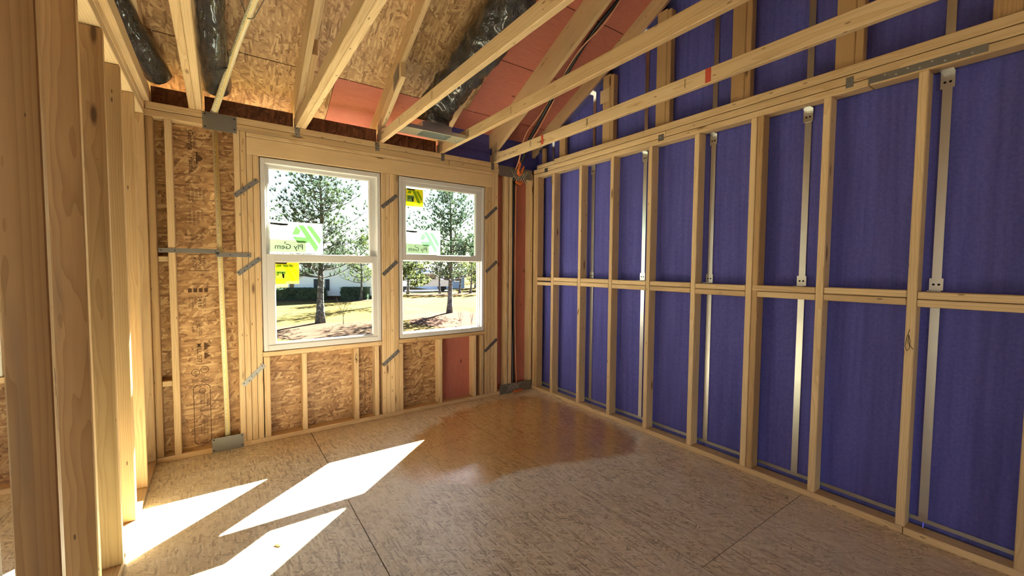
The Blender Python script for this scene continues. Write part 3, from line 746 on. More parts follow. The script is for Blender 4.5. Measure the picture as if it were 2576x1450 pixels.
def window(name, x, raised=False):
    r = struct(name); x0, x1 = x
    z0, z1 = SILL + .004, HEAD - .008
    vs, fs = bar4(x0 + .008, x1 - .008, z0, z1, .004, .125, .030, .030, .044, .040)
    f = mesh('frame', r, vs, fs, 'vinyl'); bevel(f, .003)
    # track lips of the jambs
    parts = []
    for y in (.044, .082):
        parts += [bx(x0 + .036, x0 + .048, y - .003, y + .003, z0 + .04, z1 - .036), bx(x1 - .048, x1 - .036, y - .003, y + .003, z0 + .04, z1 - .036), bx(x0 + .036, x1 - .036, y - .003, y + .003, z1 - .048, z1 - .036)]
    vs, fs = join(parts); mesh('jamb_track', r, vs, fs, 'vinyl')
    us = sash(r, x0 + .040, x1 - .040, 1.448, z1 - .036, .050, .078, (.024, .052, .038, .030), 'upper_sash')
    if raised: ls = sash(r, x0 + .028, x1 - .038, 1.455, z1 - .030, .010, .040, (.045, .070, .052, .046), 'lower_sash')
    else: ls = sash(r, x0 + .036, x1 - .036, z0 + .022, 1.487, .010, .040, (.058, .042, .035, .060), 'lower_sash')
    top = 1.487 if not raised else z1 - .030
    m = (x0 + x1) / 2
    lift(ls, m - .21, top, .022); lift(ls, m + .22, top, .022)
    # caulk gap shims and exterior flange
    vs, fs = bar4(x0 - .03, x1 + .03, z0 - .03, z1 + .03, .126, .134, .05, .05, .05, .05)
    mesh('nailing_flange', r, vs, fs, 'vinyl')
    return r, us, ls
w1, w1u, w1l = window('window_1', W1)
w2, w2u, w2l = window('window_2', W2, True)
w3, w3u, w3l = window('window_3', W3)
# makers' stickers on the panes, seen from behind
LOGO = [[(585, 215), (680, 300), (635, 390), (500, 390)], [(505, 430), (795, 440), (850, 552), (610, 556)],
        [(620, 195), (740, 190), (1045, 630), (990, 745)], [(790, 200), (905, 205), (1110, 475), (1070, 590)]]
def sticker_white(win, x0, x1, z0, z1, y, green='st_green'):
    s = mesh('sticker', win, *bx(x0, x1, y, y + .0006, z0, z1), 'st_white')
    s['label'] = 'white paper sticker with green folded ribbon logo on the pane'
    kx, kz = (x1 - x0) / 1082.0, (z1 - z0) / 632.0
    P = lambda a, b: (x0 + (a - 58) * kx, z1 - (b - 140) * kz)
    def poly(name, pts, mat, dy): 
        q = [P(*p) for p in pts]
        return mesh(name, s, [(a, y - dy, b) for a, b in q], [tuple(range(len(q)))], mat)
    poly('grey_label', [(60, 495), (785, 515), (780, 752), (60, 752)], 'st_grey', .0004)
    for p in LOGO: poly('logo_band', p, green, .0006)
    poly('header_block', [(75, 168), (445, 178), (405, 215), (300, 222), (145, 210), (75, 205)], 'st_ink', .0006)
    for k in range(7): poly('fine_print', [(90, 245 + 30 * k), (300 - 20 * (k % 3), 249 + 30 * k), (300 - 20 * (k % 3), 253 + 30 * k), (90, 249 + 30 * k)], 'st_grey', .0006)
    for k in range(3): poly('fine_print', [(810, 610 + 34 * k), (915, 612 + 34 * k), (915, 617 + 34 * k), (810, 615 + 34 * k)], 'st_grey', .0006)
    a, b = P(728, 690)
    text('lettering', s, 'Ply Gem', (a, y - .0008, b), (1, 0, 0), (0, 0, 1), 150 * kz, 'st_ink', 1.02, mirror=True)
    a, b = P(385, 580); text('lettering', s, 'a', (a, y - .0008, b), (1, 0, 0), (0, 0, 1), 90 * kz, 'st_ink', 1.2, mirror=True)
    return s
def sticker_yellow(win, x0, x1, z0, z1, y):
    s = mesh('sticker', win, *bx(x0, x1, y, y + .0006, z0, z1), 'st_yellow')
    s['label'] = 'small yellow sticker with green ribbon logo in the pane corner'
    kx, kz = (x1 - x0) / 535.0, (z1 - z0) / 440.0
    P = lambda a, b: (x0 + (a - 130) * kx, z1 - (b - 960) * kz)
    def poly(name, pts, mat, dy):
        q = [P(*p) for p in pts]
        return mesh(name, s, [(a, y - dy, b) for a, b in q], [tuple(range(len(q)))], mat)
    poly('logo_band', [(215, 1010), (310, 1010), (290, 1085), (180, 1085)], 'st_lime', .0004)
    poly('logo_band', [(320, 1005), (425, 1010), (580, 1300), (535, 1380)], 'st_lime', .0004)
    poly('logo_band', [(440, 1010), (520, 1012), (635, 1190), (605, 1260)], 'st_lime', .0004)
    poly('header_block', [(168, 963), (428, 972), (400, 1000), (230, 1000), (168, 992)], 'st_ink', .0005)
    poly('white_patch', [(165, 1125), (380, 1125), (380, 1290), (165, 1290)], 'st_pale', .0005)
    poly('picture', [(195, 1150), (390, 1155), (390, 1200), (195, 1195)], 'st_green', .0007)
    poly('picture', [(312, 1165), (330, 1165), (330, 1200), (358, 1205), (355, 1285), (325, 1285), (312, 1220)], 'st_ink', .0008)
    poly('picture', [(228, 1165), (240, 1165), (240, 1230), (190, 1225), (190, 1212), (228, 1215)], 'st_ink', .0008)
    poly('white_strip', [(385, 1345), (662, 1345), (662, 1402), (385, 1402)], 'st_white', .0005)
    a, b = P(460, 1338)
    text('lettering', s, 'Ply Gem', (a, y - .0009, b), (1, 0, 0), (0, 0, 1), 66 * kz, 'st_ink', 1.25, mirror=True)
    return s
sticker_white(w1, -2.594, -2.203, 1.498, 1.750, .0595)
sticker_yellow(w1, -2.578, -2.393, 1.251, 1.4255, .0215)
sticker_yellow(w2, -1.488, -1.315, 1.964, 2.128, .0215)
sticker_white(w2, -1.484, -1.12, 1.514, 1.751, .0595, 'st_pale')

# ------------------------------------------------------------------ ceiling: roof sheathing
ce = struct('ceiling')
sl_u = V((0, -1, .5)).normalized()       # up the slope
EAVE = .45; SY0 = -.115; ROW = 1.0905
def roof_panel(x0, x1, ya, yb, mat):
    ln = (ya - yb) * math.sqrt(1.25)
    o = panel('roof_panel', ce, (x1 - .0015, ya - .001, roofz(ya) + .0), (-1, 0, 0), sl_u, x1 - x0 - .003, ln - .003, .0, mat) if 0 else \
        panel('roof_panel', ce, (x0 + .002, ya - .003, roofz(ya) + .0015), (1, 0, 0), sl_u, x1 - x0 - .004, ln - .0075, .0115, mat)
    return o
rows = [(EAVE, SY0), (SY0, SY0 - ROW), (SY0 - ROW, SY0 - 2 * ROW), (SY0 - 2 * ROW, SY0 - 3 * ROW), (SY0 - 3 * ROW, RIDGE)]
XR = .32
for i, (ya, yb) in enumerate(rows):
    xs = -2.12 if i == 0 else (-.92, -.92, -.95, -.9)[i - 1]
    if i == 0: roof_panel(xs, XR, ya, yb, 'red')
    else:
        ym = (ya + yb) / 2; roof_panel(xs, XR, ya, ym, 'red'); roof_panel(xs, XR, ym, yb, 'red')
    x = xs; step = 2.44 if i % 2 else 1.9
    while x > FAR - .3:
        x2 = max(x - step, FAR - .3); rp = roof_panel(x2, x, ya, yb, 'osb_roof')
        if i == 1 and x == xs:
            nrm = V((0, .5, 1)).normalized() * -.0012
            pr_ = rp
            text('stamped_lettering', rp, 'Georgia-Pacific', V((-1.24, -.72, roofz(-.72))) + nrm, (-1, 0, 0), -sl_u, .085, 'dark', .95, bold=.001)
            text('stamped_lettering', rp, 'SHEATHING SPAN 24', V((-1.16, -.60, roofz(-.60))) + nrm, (-1, 0, 0), -sl_u, .030, 'dark', 1.1)
        x = x2; step = 2.44
# the far slope, out of sight behind the camera
panel('roof_panel', ce, (FAR - .3, FRONT - .4, roofz(RIDGE) - .5 * (RIDGE - FRONT + .4)), (1, 0, 0), V((0, 1, .5)).normalized(), XR - FAR + .3, (RIDGE - FRONT + .4) * math.sqrt(1.25), .0115, 'osb_roof')
mesh('felt_sky_block', ce, [(FAR - .3, EAVE, roofz(EAVE) + .014), (XR, EAVE, roofz(EAVE) + .014), (XR, RIDGE, roofz(RIDGE) + .014), (FAR - .3, RIDGE, roofz(RIDGE) + .014)], [(0, 1, 2, 3)], 'cable_black')  # felt sheet added above the panels to stop sky light leaking through seams
B('fascia', ce, (FAR - .3, XR), (EAVE - .02, EAVE), (roofz(EAVE) - .16, roofz(EAVE) - .004), 'pine')
for x in (-3.24, -2.74, -2.01, -1.465, -.85):
    z = roofz(SY0)
    vs, fs = join([bx(x - .014, x + .014, SY0 - .016, SY0 - .004, z - .006, z + .004), bx(x - .014, x + .014, SY0 + .002, SY0 + .014, z - .012, z - .002), bx(x - .014, x - .006, SY0 - .012, SY0 + .008, z - .012, z - .003)])
    mesh('panel_clip', ce, vs, fs, 'galv')

# ------------------------------------------------------------------ roof trusses
def slope_board(name, par, x0, x1, ktop, kbot, ya, yb, mat='pine', plumb=True):
    return prism(name, par, [(ya, ktop - .5 * ya), (ya, kbot - .5 * ya), (yb, kbot - .5 * yb), (yb, ktop - .5 * yb)], x0, x1, mat, (-1, .5))
def truss(x, plies, label, sliders):
    t = empty('roof_truss', (x, 0, H), label, 'truss', 'roof trusses')
    for p in range(plies):
        xa = x + p * .0385; xb = xa + T - .0005
        B('bottom_chord', t, (xa, xb), (FRONT + .1, .085), (H + .0005, H + D), 'pine')
        slope_board('top_chord', t, xa, xb, KT - .001, KT - .156, EAVE - .025, RIDGE + .002)
        if sliders[p] is not None: slope_board('slider', t, xa, xb, KT - .1565 - .002, KT - .158 - .108, .04, sliders[p], 'pine2' if p else 'pine')
        B('king_post', t, (xa, xb), (RIDGE + .003, RIDGE + .09), (H + D, roofz(RIDGE) - .16), 'pine')
        prism('heel_wedge', t, [(.084, H + D + .001), (-.18, H + D + .001), (-.02, KT - .268 - .0), (.084, KT - .268 - .045)], xa + .001, xb - .001, 'pine', (-1, .2))
    return t
LB = 'roof truss of pale pine boards '
t0 = truss(-3.322, 1, LB + 'lying along the top of the left stud wall', [None])
t1 = truss(-3.074, 2, LB + 'doubled, beside the black duct at the upper left', [None, None])
t2 = truss(-2.403, 2, LB + 'doubled, ending above the left half of the left window', [-3.0, -.52])
t3 = truss(-1.734, 1, LB + 'crossing in front of the crumpled black duct', [-.54])
t4 = truss(-1.15, 1, LB + 'at the right end of the metal ceiling box', [-3.2])
t5 = truss(-.527, 1, LB + 'nearest the purple wall, with red crayon marks', [-3.4])
for t, x in ((t3, -1.734), (t2, -2.365)):
    ymid = -.5 if t is t3 else -.48
    vs = [(x - .0012, y, KT - .158 - .5 * y + dz) for y, dz in ((ymid + .13, -.09), (ymid - .0, -.09), (ymid - .0, .035), (ymid + .13, .035))]
    mesh('gusset_plate', t, vs, [(0, 1, 2, 3)], 'galv_dull')
for t, x, y0 in ((t5, -.5275, .06), (t3, -1.7345, .06), (t4, -1.1505, .06)):
    parts = [strip_vf((x - .0004, y0 - .02 - .022 * k, H + .012), (x - .0004, y0 - .02 - .022 * k, H + .16 + .011 * k), (0, 1, 0), .009, (-1, 0, 0), .0008) for k in range(5)]
    vs, fs = join(parts); mesh('gusset_teeth', t, vs, fs, 'galv_dull')
def xmark(t, x, y, w, z0=H + .003, z1=H + D - .003, mat='black_ink'):
    vs, fs = strip_vf((x - .0004, y, z0), (x - .0004, y, z1), (0, 1, 0), w, (-1, 0, 0), .0003); mesh('crayon_mark', t, vs, fs, mat)
for t, x, lst in ((t5, -.5275, (-.62, -.635, -1.35, -1.36, -2.2)), (t4, -1.1505, (-.35, -.55, -.56, -.57, -1.2)), (t3, -1.7345, (-.5, -1.1, -1.12))):
    for y in lst: xmark(t, x, y, .0035, H + .02, H + .075)
xmark(t5, -.5277, -.80, .03, mat='redmark'); xmark(t5, -.5277, -2.35, .035, mat='redmark')
text('stamped_lettering', t5, 'SPF-S-DRY 2x4 No.2', (-.5278, -.06, H + .025), (0, -1, 0), (0, 0, 1), .036, 'dark', 1.15)
# gable truss standing on the fire wall side
tg = empty('roof_truss', (.055, -.2, 2.495), 'roof truss of flat pine posts standing against the purple wall', 'truss', 'roof trusses')
B('bottom_chord', tg, (0.0, D), (-5.2, -.35), (2.4955, 2.546), 'pine'); B('bottom_chord', tg, (0.002, D), (-.35, -.06), (2.4955, 2.533), 'pine')
slope_board('top_chord', tg, .055, .092, KT - .004, KT - .165, .30, RIDGE)
slope_board('steel_track', tg, .06, .115, KT - .1665, KT - .185, -.02, RIDGE, 'galv')
for i, y in enumerate((-.37, -.975, -1.56, -2.18, -2.79, -3.40, -4.0)):
    B('web_post', tg, (.055, .092), (y - .092, y), (2.547, roofz(y) - .175), 'pine2')
    B('scab_block', tg, (.0535 if i else .054, .0549), (y - .08, y + .03), (roofz(y) - .42 if i < 2 else 2.80, roofz(y) - .30 if i < 2 else 2.87), 'pine') if i else None
    B('filler_stud', tg, (.055, .112), (y - .132, y - .0935), (2.547, roofz(y) - .19), 'pine2') if i else None
B('web_post', tg, (.056, .09), (-.13, -.08), (2.534, roofz(-.1) - .2), 'pine2')

# ------------------------------------------------------------------ ducts
def duct(label, pts, r, seed, loc, amp=1.0):
    rnd = random.Random(seed)
    t = empty('flexible_duct', loc, label, 'duct', 'insulated black ducts')
    P = [V(p) for p in pts]
    # resample, then a wrinkled skin
    out = []
    for i in range(len(P) - 1):
        p0 = P[max(i - 1, 0)]; p1 = P[i]; p2 = P[i + 1]; p3 = P[min(i + 2, len(P) - 1)]
        n = max(3, int((p2 - p1).length / .018))
        for k in range(n):
            u = k / n
            out.append(.5 * ((2 * p1) + (p2 - p0) * u + (2 * p0 - 5 * p1 + 4 * p2 - p3) * u * u + (3 * p1 - p0 - 3 * p2 + p3) * u ** 3))
    out.append(P[-1])
    K = 40; vs, fs = [], []; prev = None
    ph = [rnd.uniform(0, 6.28) for _ in range(12)]
    for i, p in enumerate(out):
        d = (out[min(i + 1, len(out) - 1)] - out[max(i - 1, 0)]).normalized()
        a = prev - d * prev.dot(d) if prev is not None else V((0, 0, 1)).cross(d)
        a.normalize(); prev = a; b = d.cross(a)
        slow = 1 + .05 * math.sin(i * .09 + ph[0]) + .03 * math.sin(i * .23 + ph[1])
        for k in range(K):
            an = 2 * math.pi * k / K
            w = .022 * math.sin(i * .55 + 2.2 * math.sin(an * 2 + ph[2]) + ph[3]) + .018 * math.sin(i * .9 + 3 * math.sin(an * 3 + ph[4])) + .02 * math.sin(an * 5 + i * .21 + ph[5]) + rnd.uniform(-.008, .008)
            rr_ = r * (slow + w * amp)
            vs.append(p + a * math.cos(an) * rr_ + b * math.sin(an) * rr_)
    for i in range(len(out) - 1):
        for k in range(K):
            k2 = (k + 1) % K; fs.append((i * K + k, i * K + k2, (i + 1) * K + k2, (i + 1) * K + k))
    fs += [tuple(range(K - 1, -1, -1)), tuple(range((len(out) - 1) * K, len(out) * K))]
    mesh('duct_jacket', t, vs, fs, 'duct', None, P[0], True)
    return t
def rp(x, y, off): return (x, y, roofz(y) - off)
d2 = duct('black wrapped flexible duct between the doubled truss and the cream pipe', [rp(-2.905, .03, .165), rp(-2.915, -.13, .165), rp(-2.935, -.45, .19), rp(-2.945, -.9, .2), rp(-2.97, -1.6, .2), rp(-2.98, -2.6, .22)], .083, 3, (-2.9, 0, 2.7))
mesh('duct_band', d2, *disc_vf(rp(-2.912, -.19, .165), (-.05, -1, .5), .088, .006, 24), 'cable_black')
d1 = duct('dark smooth flexible duct above the left stud wall', [rp(-3.235, .04, .16), rp(-3.30, -.15, .16), rp(-3.375, -.42, .18), rp(-3.46, -.9, .2), rp(-3.55, -1.8, .2)], .075, 8, (-3.24, 0, 2.7))
d3 = duct('thick crumpled black duct rising from the metal ceiling box', [(-1.42, -.435, 2.61), (-1.41, -.47, 2.70), (-1.36, -.58, 2.82), (-1.30, -.78, 2.95), (-1.235, -1.05, 3.10), (-1.23, -1.35, 3.26), (-1.33, -1.8, 3.45), (-1.45, -2.6, 3.8)], .142, 5, (-1.42, -.43, 2.6), 2.6)
# register boot
rb = empty('register_box', (-1.42, -.44, 2.5), 'galvanised metal ceiling box with rectangular opening between two trusses', 'vent box')
zb = H + .004; xa, xb = -1.694, -1.151; ya, yb = -.535, -.36; ox0, ox1, oy0, oy1 = -1.545, -1.285, -.515, -.385
vs, fs = join([bx(xa, ox0, ya, yb, zb, zb + .0015), bx(ox1, xb, ya, yb, zb, zb + .0015), bx(ox0, ox1, ya, oy0, zb, zb + .0015), bx(ox0, ox1, oy1, yb, zb, zb + .0015),
               bx(xa, xb, ya - .0015, ya, zb, zb + .03), bx(xa, xb, yb, yb + .0015, zb, zb + .03)])
mesh('mounting_flange', rb, vs, fs, 'galv')
vs, fs = join([bx(ox0 - .0015, ox0, oy0, oy1, zb, zb + .08), bx(ox1, ox1 + .0015, oy0, oy1, zb, zb + .08), bx(ox0, ox1, oy0 - .0015, oy0, zb, zb + .08), bx(ox0, ox1, oy1, oy1 + .0015, zb, zb + .08), bx(ox0, ox1, oy0, oy1, zb + .08, zb + .0815)])
mesh('boot', rb, vs, fs, 'galv')
for x, y in ((-1.2, -.44), (-1.175, -.50), (-1.2, -.39), (-1.67, -.40)): mesh('screw', rb, *disc_vf((x, y, zb), (0, 0, -1), .006, .003, 6), 'galv')

# ------------------------------------------------------------------ pipe and cables
pp = empty('plastic_pipe', (-2.93, .045, 0), 'cream plastic pipe with yellow stripe, standing against the wall left of the windows', 'pipe')
tube('lower_pipe', pp, [(-2.929, .04, 2.41), (-2.914, .04, 1.2), (-2.897, .042, .04)], .0175, 'pipe', 20)
tube('upper_pipe', pp, [(-2.932, .035, 2.5), (-2.912, -.02, 2.545), (-2.88, -.10, 2.60), (-2.80, -.31, 2.88), (-2.735, -.56, 3.0), (-2.60, -1.1, 3.25), (-2.3, -2.3, 3.85)][0:1] + [(-2.80, -.30, 2.868), (-2.71, -.64, 3.04), (-2.45, -1.6, 3.53)], .0215, 'pipe', 20)
tube('pipe_collar', pp, [(-2.932, .036, 2.497), (-2.926, .016, 2.517)], .024, 'white', 20)
wl_ = empty('hanger_wire', (-2.74, -.55, 3.0), 'thin grey wire looped under the sloping cream pipe', 'wire')
tube('wire', wl_, [(-2.93, -.9, 3.28), (-2.80, -.60, 3.10), (-2.755, -.52, 3.02), (-2.745, -.54, 2.972), (-2.715, -.56, 2.968), (-2.695, -.57, 3.0), (-2.62, -.68, 3.12), (-2.45, -.95, 3.32)], .0032, 'cable_grey', 6, sub=5)
def cable(label, pts, r, mat, loc, name='cable', group='cables in the corner'):
    t = tube(name, None, pts, r, mat, 8, sub=6); tag(t, label, 'cable', group); return t
cable('thick black cable bundle hanging from the roof to the corner', [(-.22, -2.2, 3.9), (-.33, -1.45, 3.47), (-.34, -1.18, 3.33), (-.34, -.9, 3.13), (-.345, -.75, 3.0), (-.34, -.5, 2.80), (-.33, -.33, 2.66), (-.27, -.16, 2.54), (-.235, .02, 2.45), (-.242, .045, 2.3)], .016, 'cable_black', None)
cable('copper-colored cable arching from the roof to the corner', [(-.20, -2.3, 3.95), (-.31, -1.62, 3.56), (-.335, -1.35, 3.375), (-.36, -1.05, 3.24), (-.335, -.72, 3.01), (-.35, -.52, 2.86), (-.39, -.40, 2.75), (-.38, -.30, 2.64), (-.30, -.14, 2.54), (-.25, .0, 2.46)], .0065, 'copper', None)
cable('second copper-colored cable, looping lower beside the black bundle', [(-.345, -.75, 2.96), (-.32, -.50, 2.77), (-.31, -.36, 2.68), (-.28, -.22, 2.58), (-.22, -.05, 2.5), (-.215, .02, 2.45)], .0055, 'copper', None)
cable('black cable bundle running down between the corner studs', [(-.243, .045, 2.36), (-.242, .05, 1.9), (-.248, .05, 1.5), (-.236, .05, 1.1), (-.225, .05, .8), (-.232, .05, .4), (-.222, .045, .1)], .017, 'cable_black', None)
cable('grey cable on the left of the corner bundle', [(-.275, .03, 2.36), (-.272, .03, 1.6), (-.280, .03, 1.0), (-.262, .03, .6), (-.255, .03, .35), (-.25, .03, .09)], .007, 'cable_grey', None)
cable('pale cable on the right of the corner bundle', [(-.224, .025, 2.36), (-.225, .025, 1.5), (-.228, .025, 1.0), (-.215, .025, .5), (-.20, .02, .1)], .0055, 'copper', None)
def foam(label, pts, r, seed):
    rnd = random.Random(seed); bm = bmesh.new()
    for i in range(len(pts) - 1):
        for k in range(6):
            p = V(pts[i]).lerp(V(pts[i + 1]), k / 6) + V((rnd.uniform(-1, 1), rnd.uniform(-1, 1), rnd.uniform(-1, 1))) * r * .25
            m = Matrix.Translation(p) @ Euler([rnd.uniform(0, 3) for _ in range(3)]).to_matrix().to_4x4() @ Matrix.Diagonal((1, rnd.uniform(.6, 1), rnd.uniform(.7, 1.2), 1))
            bmesh.ops.create_icosphere(bm, subdivisions=1, radius=r * rnd.uniform(.75, 1.15), matrix=m)
    me = bpy.data.meshes.new('fire_foam'); bm.to_mesh(me); bm.free(); me.materials.append(M['orange'])
    o = link('fire_foam', me); return tag(o, label, 'foam', 'orange foam at the cable holes')
foam('loop of shaggy orange foam hanging below the last truss at the corner cables', [(-.265, -.12, 2.53), (-.27, -.09, 2.45), (-.25, -.05, 2.41), (-.215, -.03, 2.405), (-.19, -.04, 2.44), (-.185, -.06, 2.50)], .016, 1)
foam('lump of orange foam under the upper corner plate', [(-.25, -.012, 2.335), (-.20, -.012, 2.315), (-.17, -.012, 2.34)], .016, 2)
foam('flat orange foam at the foot of the corner plate', [(-.27, -.02, .012), (-.20, -.02, .012), (-.14, -.02, .014)], .013, 3)

# ------------------------------------------------------------------ puddle and debris
pud = [(-1.86, -.80), (-1.96, -1.15), (-1.78, -1.36), (-1.56, -1.53), (-1.34, -1.50), (-1.0, -1.58), (-.6, -1.73), (-.28, -1.78), (-.10, -1.45), (-.06, -.9), (-.08, -.45), (-.20, -.2), (-.55, -.14), (-1.0, -.2), (-1.35, -.36), (-1.62, -.55)]
cx = sum(p[0] for p in pud) / len(pud); cy = sum(p[1] for p in pud) / len(pud)
vs, fs, ed = [], [], []
R_ = (1.12, .97, .8, .55, .25); n = len(pud) * 4
dense = []
for i in range(len(pud)):
    p0, p1, p2, p3 = (V((*pud[(i + j - 1) % len(pud)], 0)) for j in range(4))
    for k in range(4):
        u = k / 4; dense.append(.5 * ((2 * p1) + (p2 - p0) * u + (2 * p0 - 5 * p1 + 4 * p2 - p3) * u * u + (3 * p1 - p0 - 3 * p2 + p3) * u ** 3))
for j, s in enumerate(R_):
    for p in dense:
        vs.append((min(cx + (p.x - cx) * s, -.004), min(cy + (p.y - cy) * s, -.004), .0012)); ed.append((0, .5, 1, 1.4, 1.6)[j])
for j in range(len(R_) - 1):
    for i in range(n):
        k = (i + 1) % n; fs.append((j * n + i, j * n + k, (j + 1) * n + k, (j + 1) * n + i))
vs.append((cx, cy, .0012)); ed.append(1.6)
for i in range(n): fs.append(((len(R_) - 1) * n + i, (len(R_) - 1) * n + (i + 1) % n, len(vs) - 1))
pu = mesh('puddle', None, vs, fs, 'water', None, (cx, cy, .0012))
at = pu.data.attributes.new('edge', 'FLOAT', 'POINT')
for i, e in enumerate(ed): at.data[i].value = e
tag(pu, 'shallow clear puddle soaking the floor panels near the purple wall', 'puddle')
def chip(label, x, y, sc, seed, mat='pine2'):
    rnd = random.Random(seed); bm = bmesh.new(); bmesh.ops.create_icosphere(bm, subdivisions=1, radius=sc)
    for v in bm.verts: v.co = V((v.co.x * 1.8, v.co.y * .8, v.co.z * .5)) * rnd.uniform(.7, 1.2)
    bmesh.ops.rotate(bm, verts=bm.verts, matrix=Matrix.Rotation(rnd.uniform(0, 3), 3, 'Z'))
    zmin = min(v.co.z for v in bm.verts); me = bpy.data.meshes.new('wood_chip'); bm.to_mesh(me); bm.free(); me.materials.append(M[mat])
    tag(link('wood_chip', me, None, Matrix.Translation((x, y, -zmin))), label, 'wood chip', 'scraps on the floor')
chip('brown wood splinter lying in the greenish sun patch', -2.715, -1.446, .013, 1)
chip('tiny white scrap on the floor in the far corner', -.309, -.373, .007, 2, 'white')

# ------------------------------------------------------------------ shell behind the camera and far left
wf = struct('wall_front')
for x in [FAR + .4 * k for k in range(19)]:
    if -5.2 < x < -3.4: continue
    B('stud', wf, (x, x + T), (FRONT, FRONT + D), (T, 2.4), 'pine')
B('top_plate', wf, (FAR, .1), (FRONT, FRONT + D), (2.4, H), 'pine'); B('bottom_plate', wf, (FAR, -5.2), (FRONT, FRONT + D), (0, T)); B('bottom_plate', wf, (-3.4, .1), (FRONT, FRONT + D), (0, T))
panel('sheathing_panel', wf, (FAR, FRONT, 0), (0, 0, 1), (1, 0, 0), H, -5.2 - FAR, -.011, 'osb_wall'); panel('sheathing_panel', wf, (-3.4, FRONT, 0), (0, 0, 1), (1, 0, 0), H, 3.6, -.011, 'osb_wall')
ws = struct('wall_side')
for y in [-.5 - .4064 * k for k in range(23)]:
    B('stud', ws, (FAR, FAR + D), (y, y + T), (T, 2.4), 'pine') if not -5.4 < y < -3.8 else None
B('bottom_plate', ws, (FAR, FAR + D), (FRONT + .1, -.01), (0, T)); B('top_plate', ws, (FAR, FAR + D), (FRONT + .1, -.01), (2.4, H))
panel('sheathing_panel', ws, (FAR - .012, -3.8, 0), (0, 0, 1), (0, 1, 0), H, 3.8, .011, 'osb_wall'); panel('sheathing_panel', ws, (FAR - .012, FRONT, 0), (0, 0, 1), (0, 1, 0), H, 4.6, .011, 'osb_wall')
panel('sheathing_panel', ws, (FAR - .012, -5.4, 0), (0, 0, 1), (0, 1, 0), .6, 1.6, .011, 'osb_wall'); panel('sheathing_panel', ws, (FAR - .012, -5.4, 2.1), (0, 0, 1), (0, 1, 0), .4, 1.6, .011, 'osb_wall')
mesh('gable_sheathing', ws, [(FAR - .005, .4, H), (FAR - .005, RIDGE, roofz(RIDGE) - .01), (FAR - .005, FRONT - .4, H)], [(0, 1, 2)], 'osb_roof')
B('liner_panel', wr, (PX + .026, PX + .04), (FRONT, -4.5), (0, 2.6), 'purple', 0); mesh('gable_liner', wr, [(PX + .026, .4, H), (PX + .026, RIDGE, roofz(RIDGE) - .01), (PX + .026, FRONT - .4, H)], [(0, 1, 2)], 'purple')

# ------------------------------------------------------------------ outdoors
G = -.75
gr = tag(mesh('ground', None, [(-90, .5, G), (110, .5, G), (110, 160, G), (-90, 160, G)], [(0, 1, 2, 3)], 'lawn', None, (0, 0, G)), kind='structure')
gr2 = tag(mesh('ground', None, [(-90, -60, G - .02), (110, -60, G - .02), (110, .5, G - .02), (-90, .5, G - .02)], [(0, 1, 2, 3)], 'lawn', None, (0, 0, G)), kind='structure')
def bed(label, cx, cy, rx, ry, h, seed):
    rnd = random.Random(seed); n = 28; vs, fs = [], []
    for j, s in enumerate((1, .75, .4)):
        for i in range(n):
            a = 2 * math.pi * i / n; w = 1 + .10 * math.sin(3 * a + seed) + .06 * math.sin(7 * a + 2 * seed)
            vs.append((cx + rx * s * w * math.cos(a), cy + ry * s * w * math.sin(a), G + (.002, h * .7, h)[j] + rnd.uniform(0, .01)))
    for j in range(2):
        for i in range(n): k = (i + 1) % n; fs.append((j * n + i, j * n + k, j * n + n + k, j * n + n + i))
    vs.append((cx, cy, G + h)); fs += [(2 * n + i, 2 * n + (i + 1) % n, len(vs) - 1) for i in range(n)]
    tag(mesh('straw_bed', None, vs, fs, 'straw', None, (cx, cy, G), True), label, 'mulch bed', 'pine straw beds', 'thing')
bed('brown pine-straw bed around the pine seen through the left window', .2, 11.2, 2.05, 2.2, .05, 1)
bed('brown pine-straw bed around the pine seen through the right window', 5.4, 11.6, 2.5, 2.6, .06, 2)
bed('pale brown bed under the small tree beside the white house', 4.6, 22.8, 2.0, .6, .04, 3)
bed('thin brown bed under the row of leaning small trees', 12.2, 26.0, 3.4, 1.2, .04, 4)
bed('narrow brown bed under the clipped hedges of the white house', 1.6, 24.6, 3.6, .45, .05, 6)

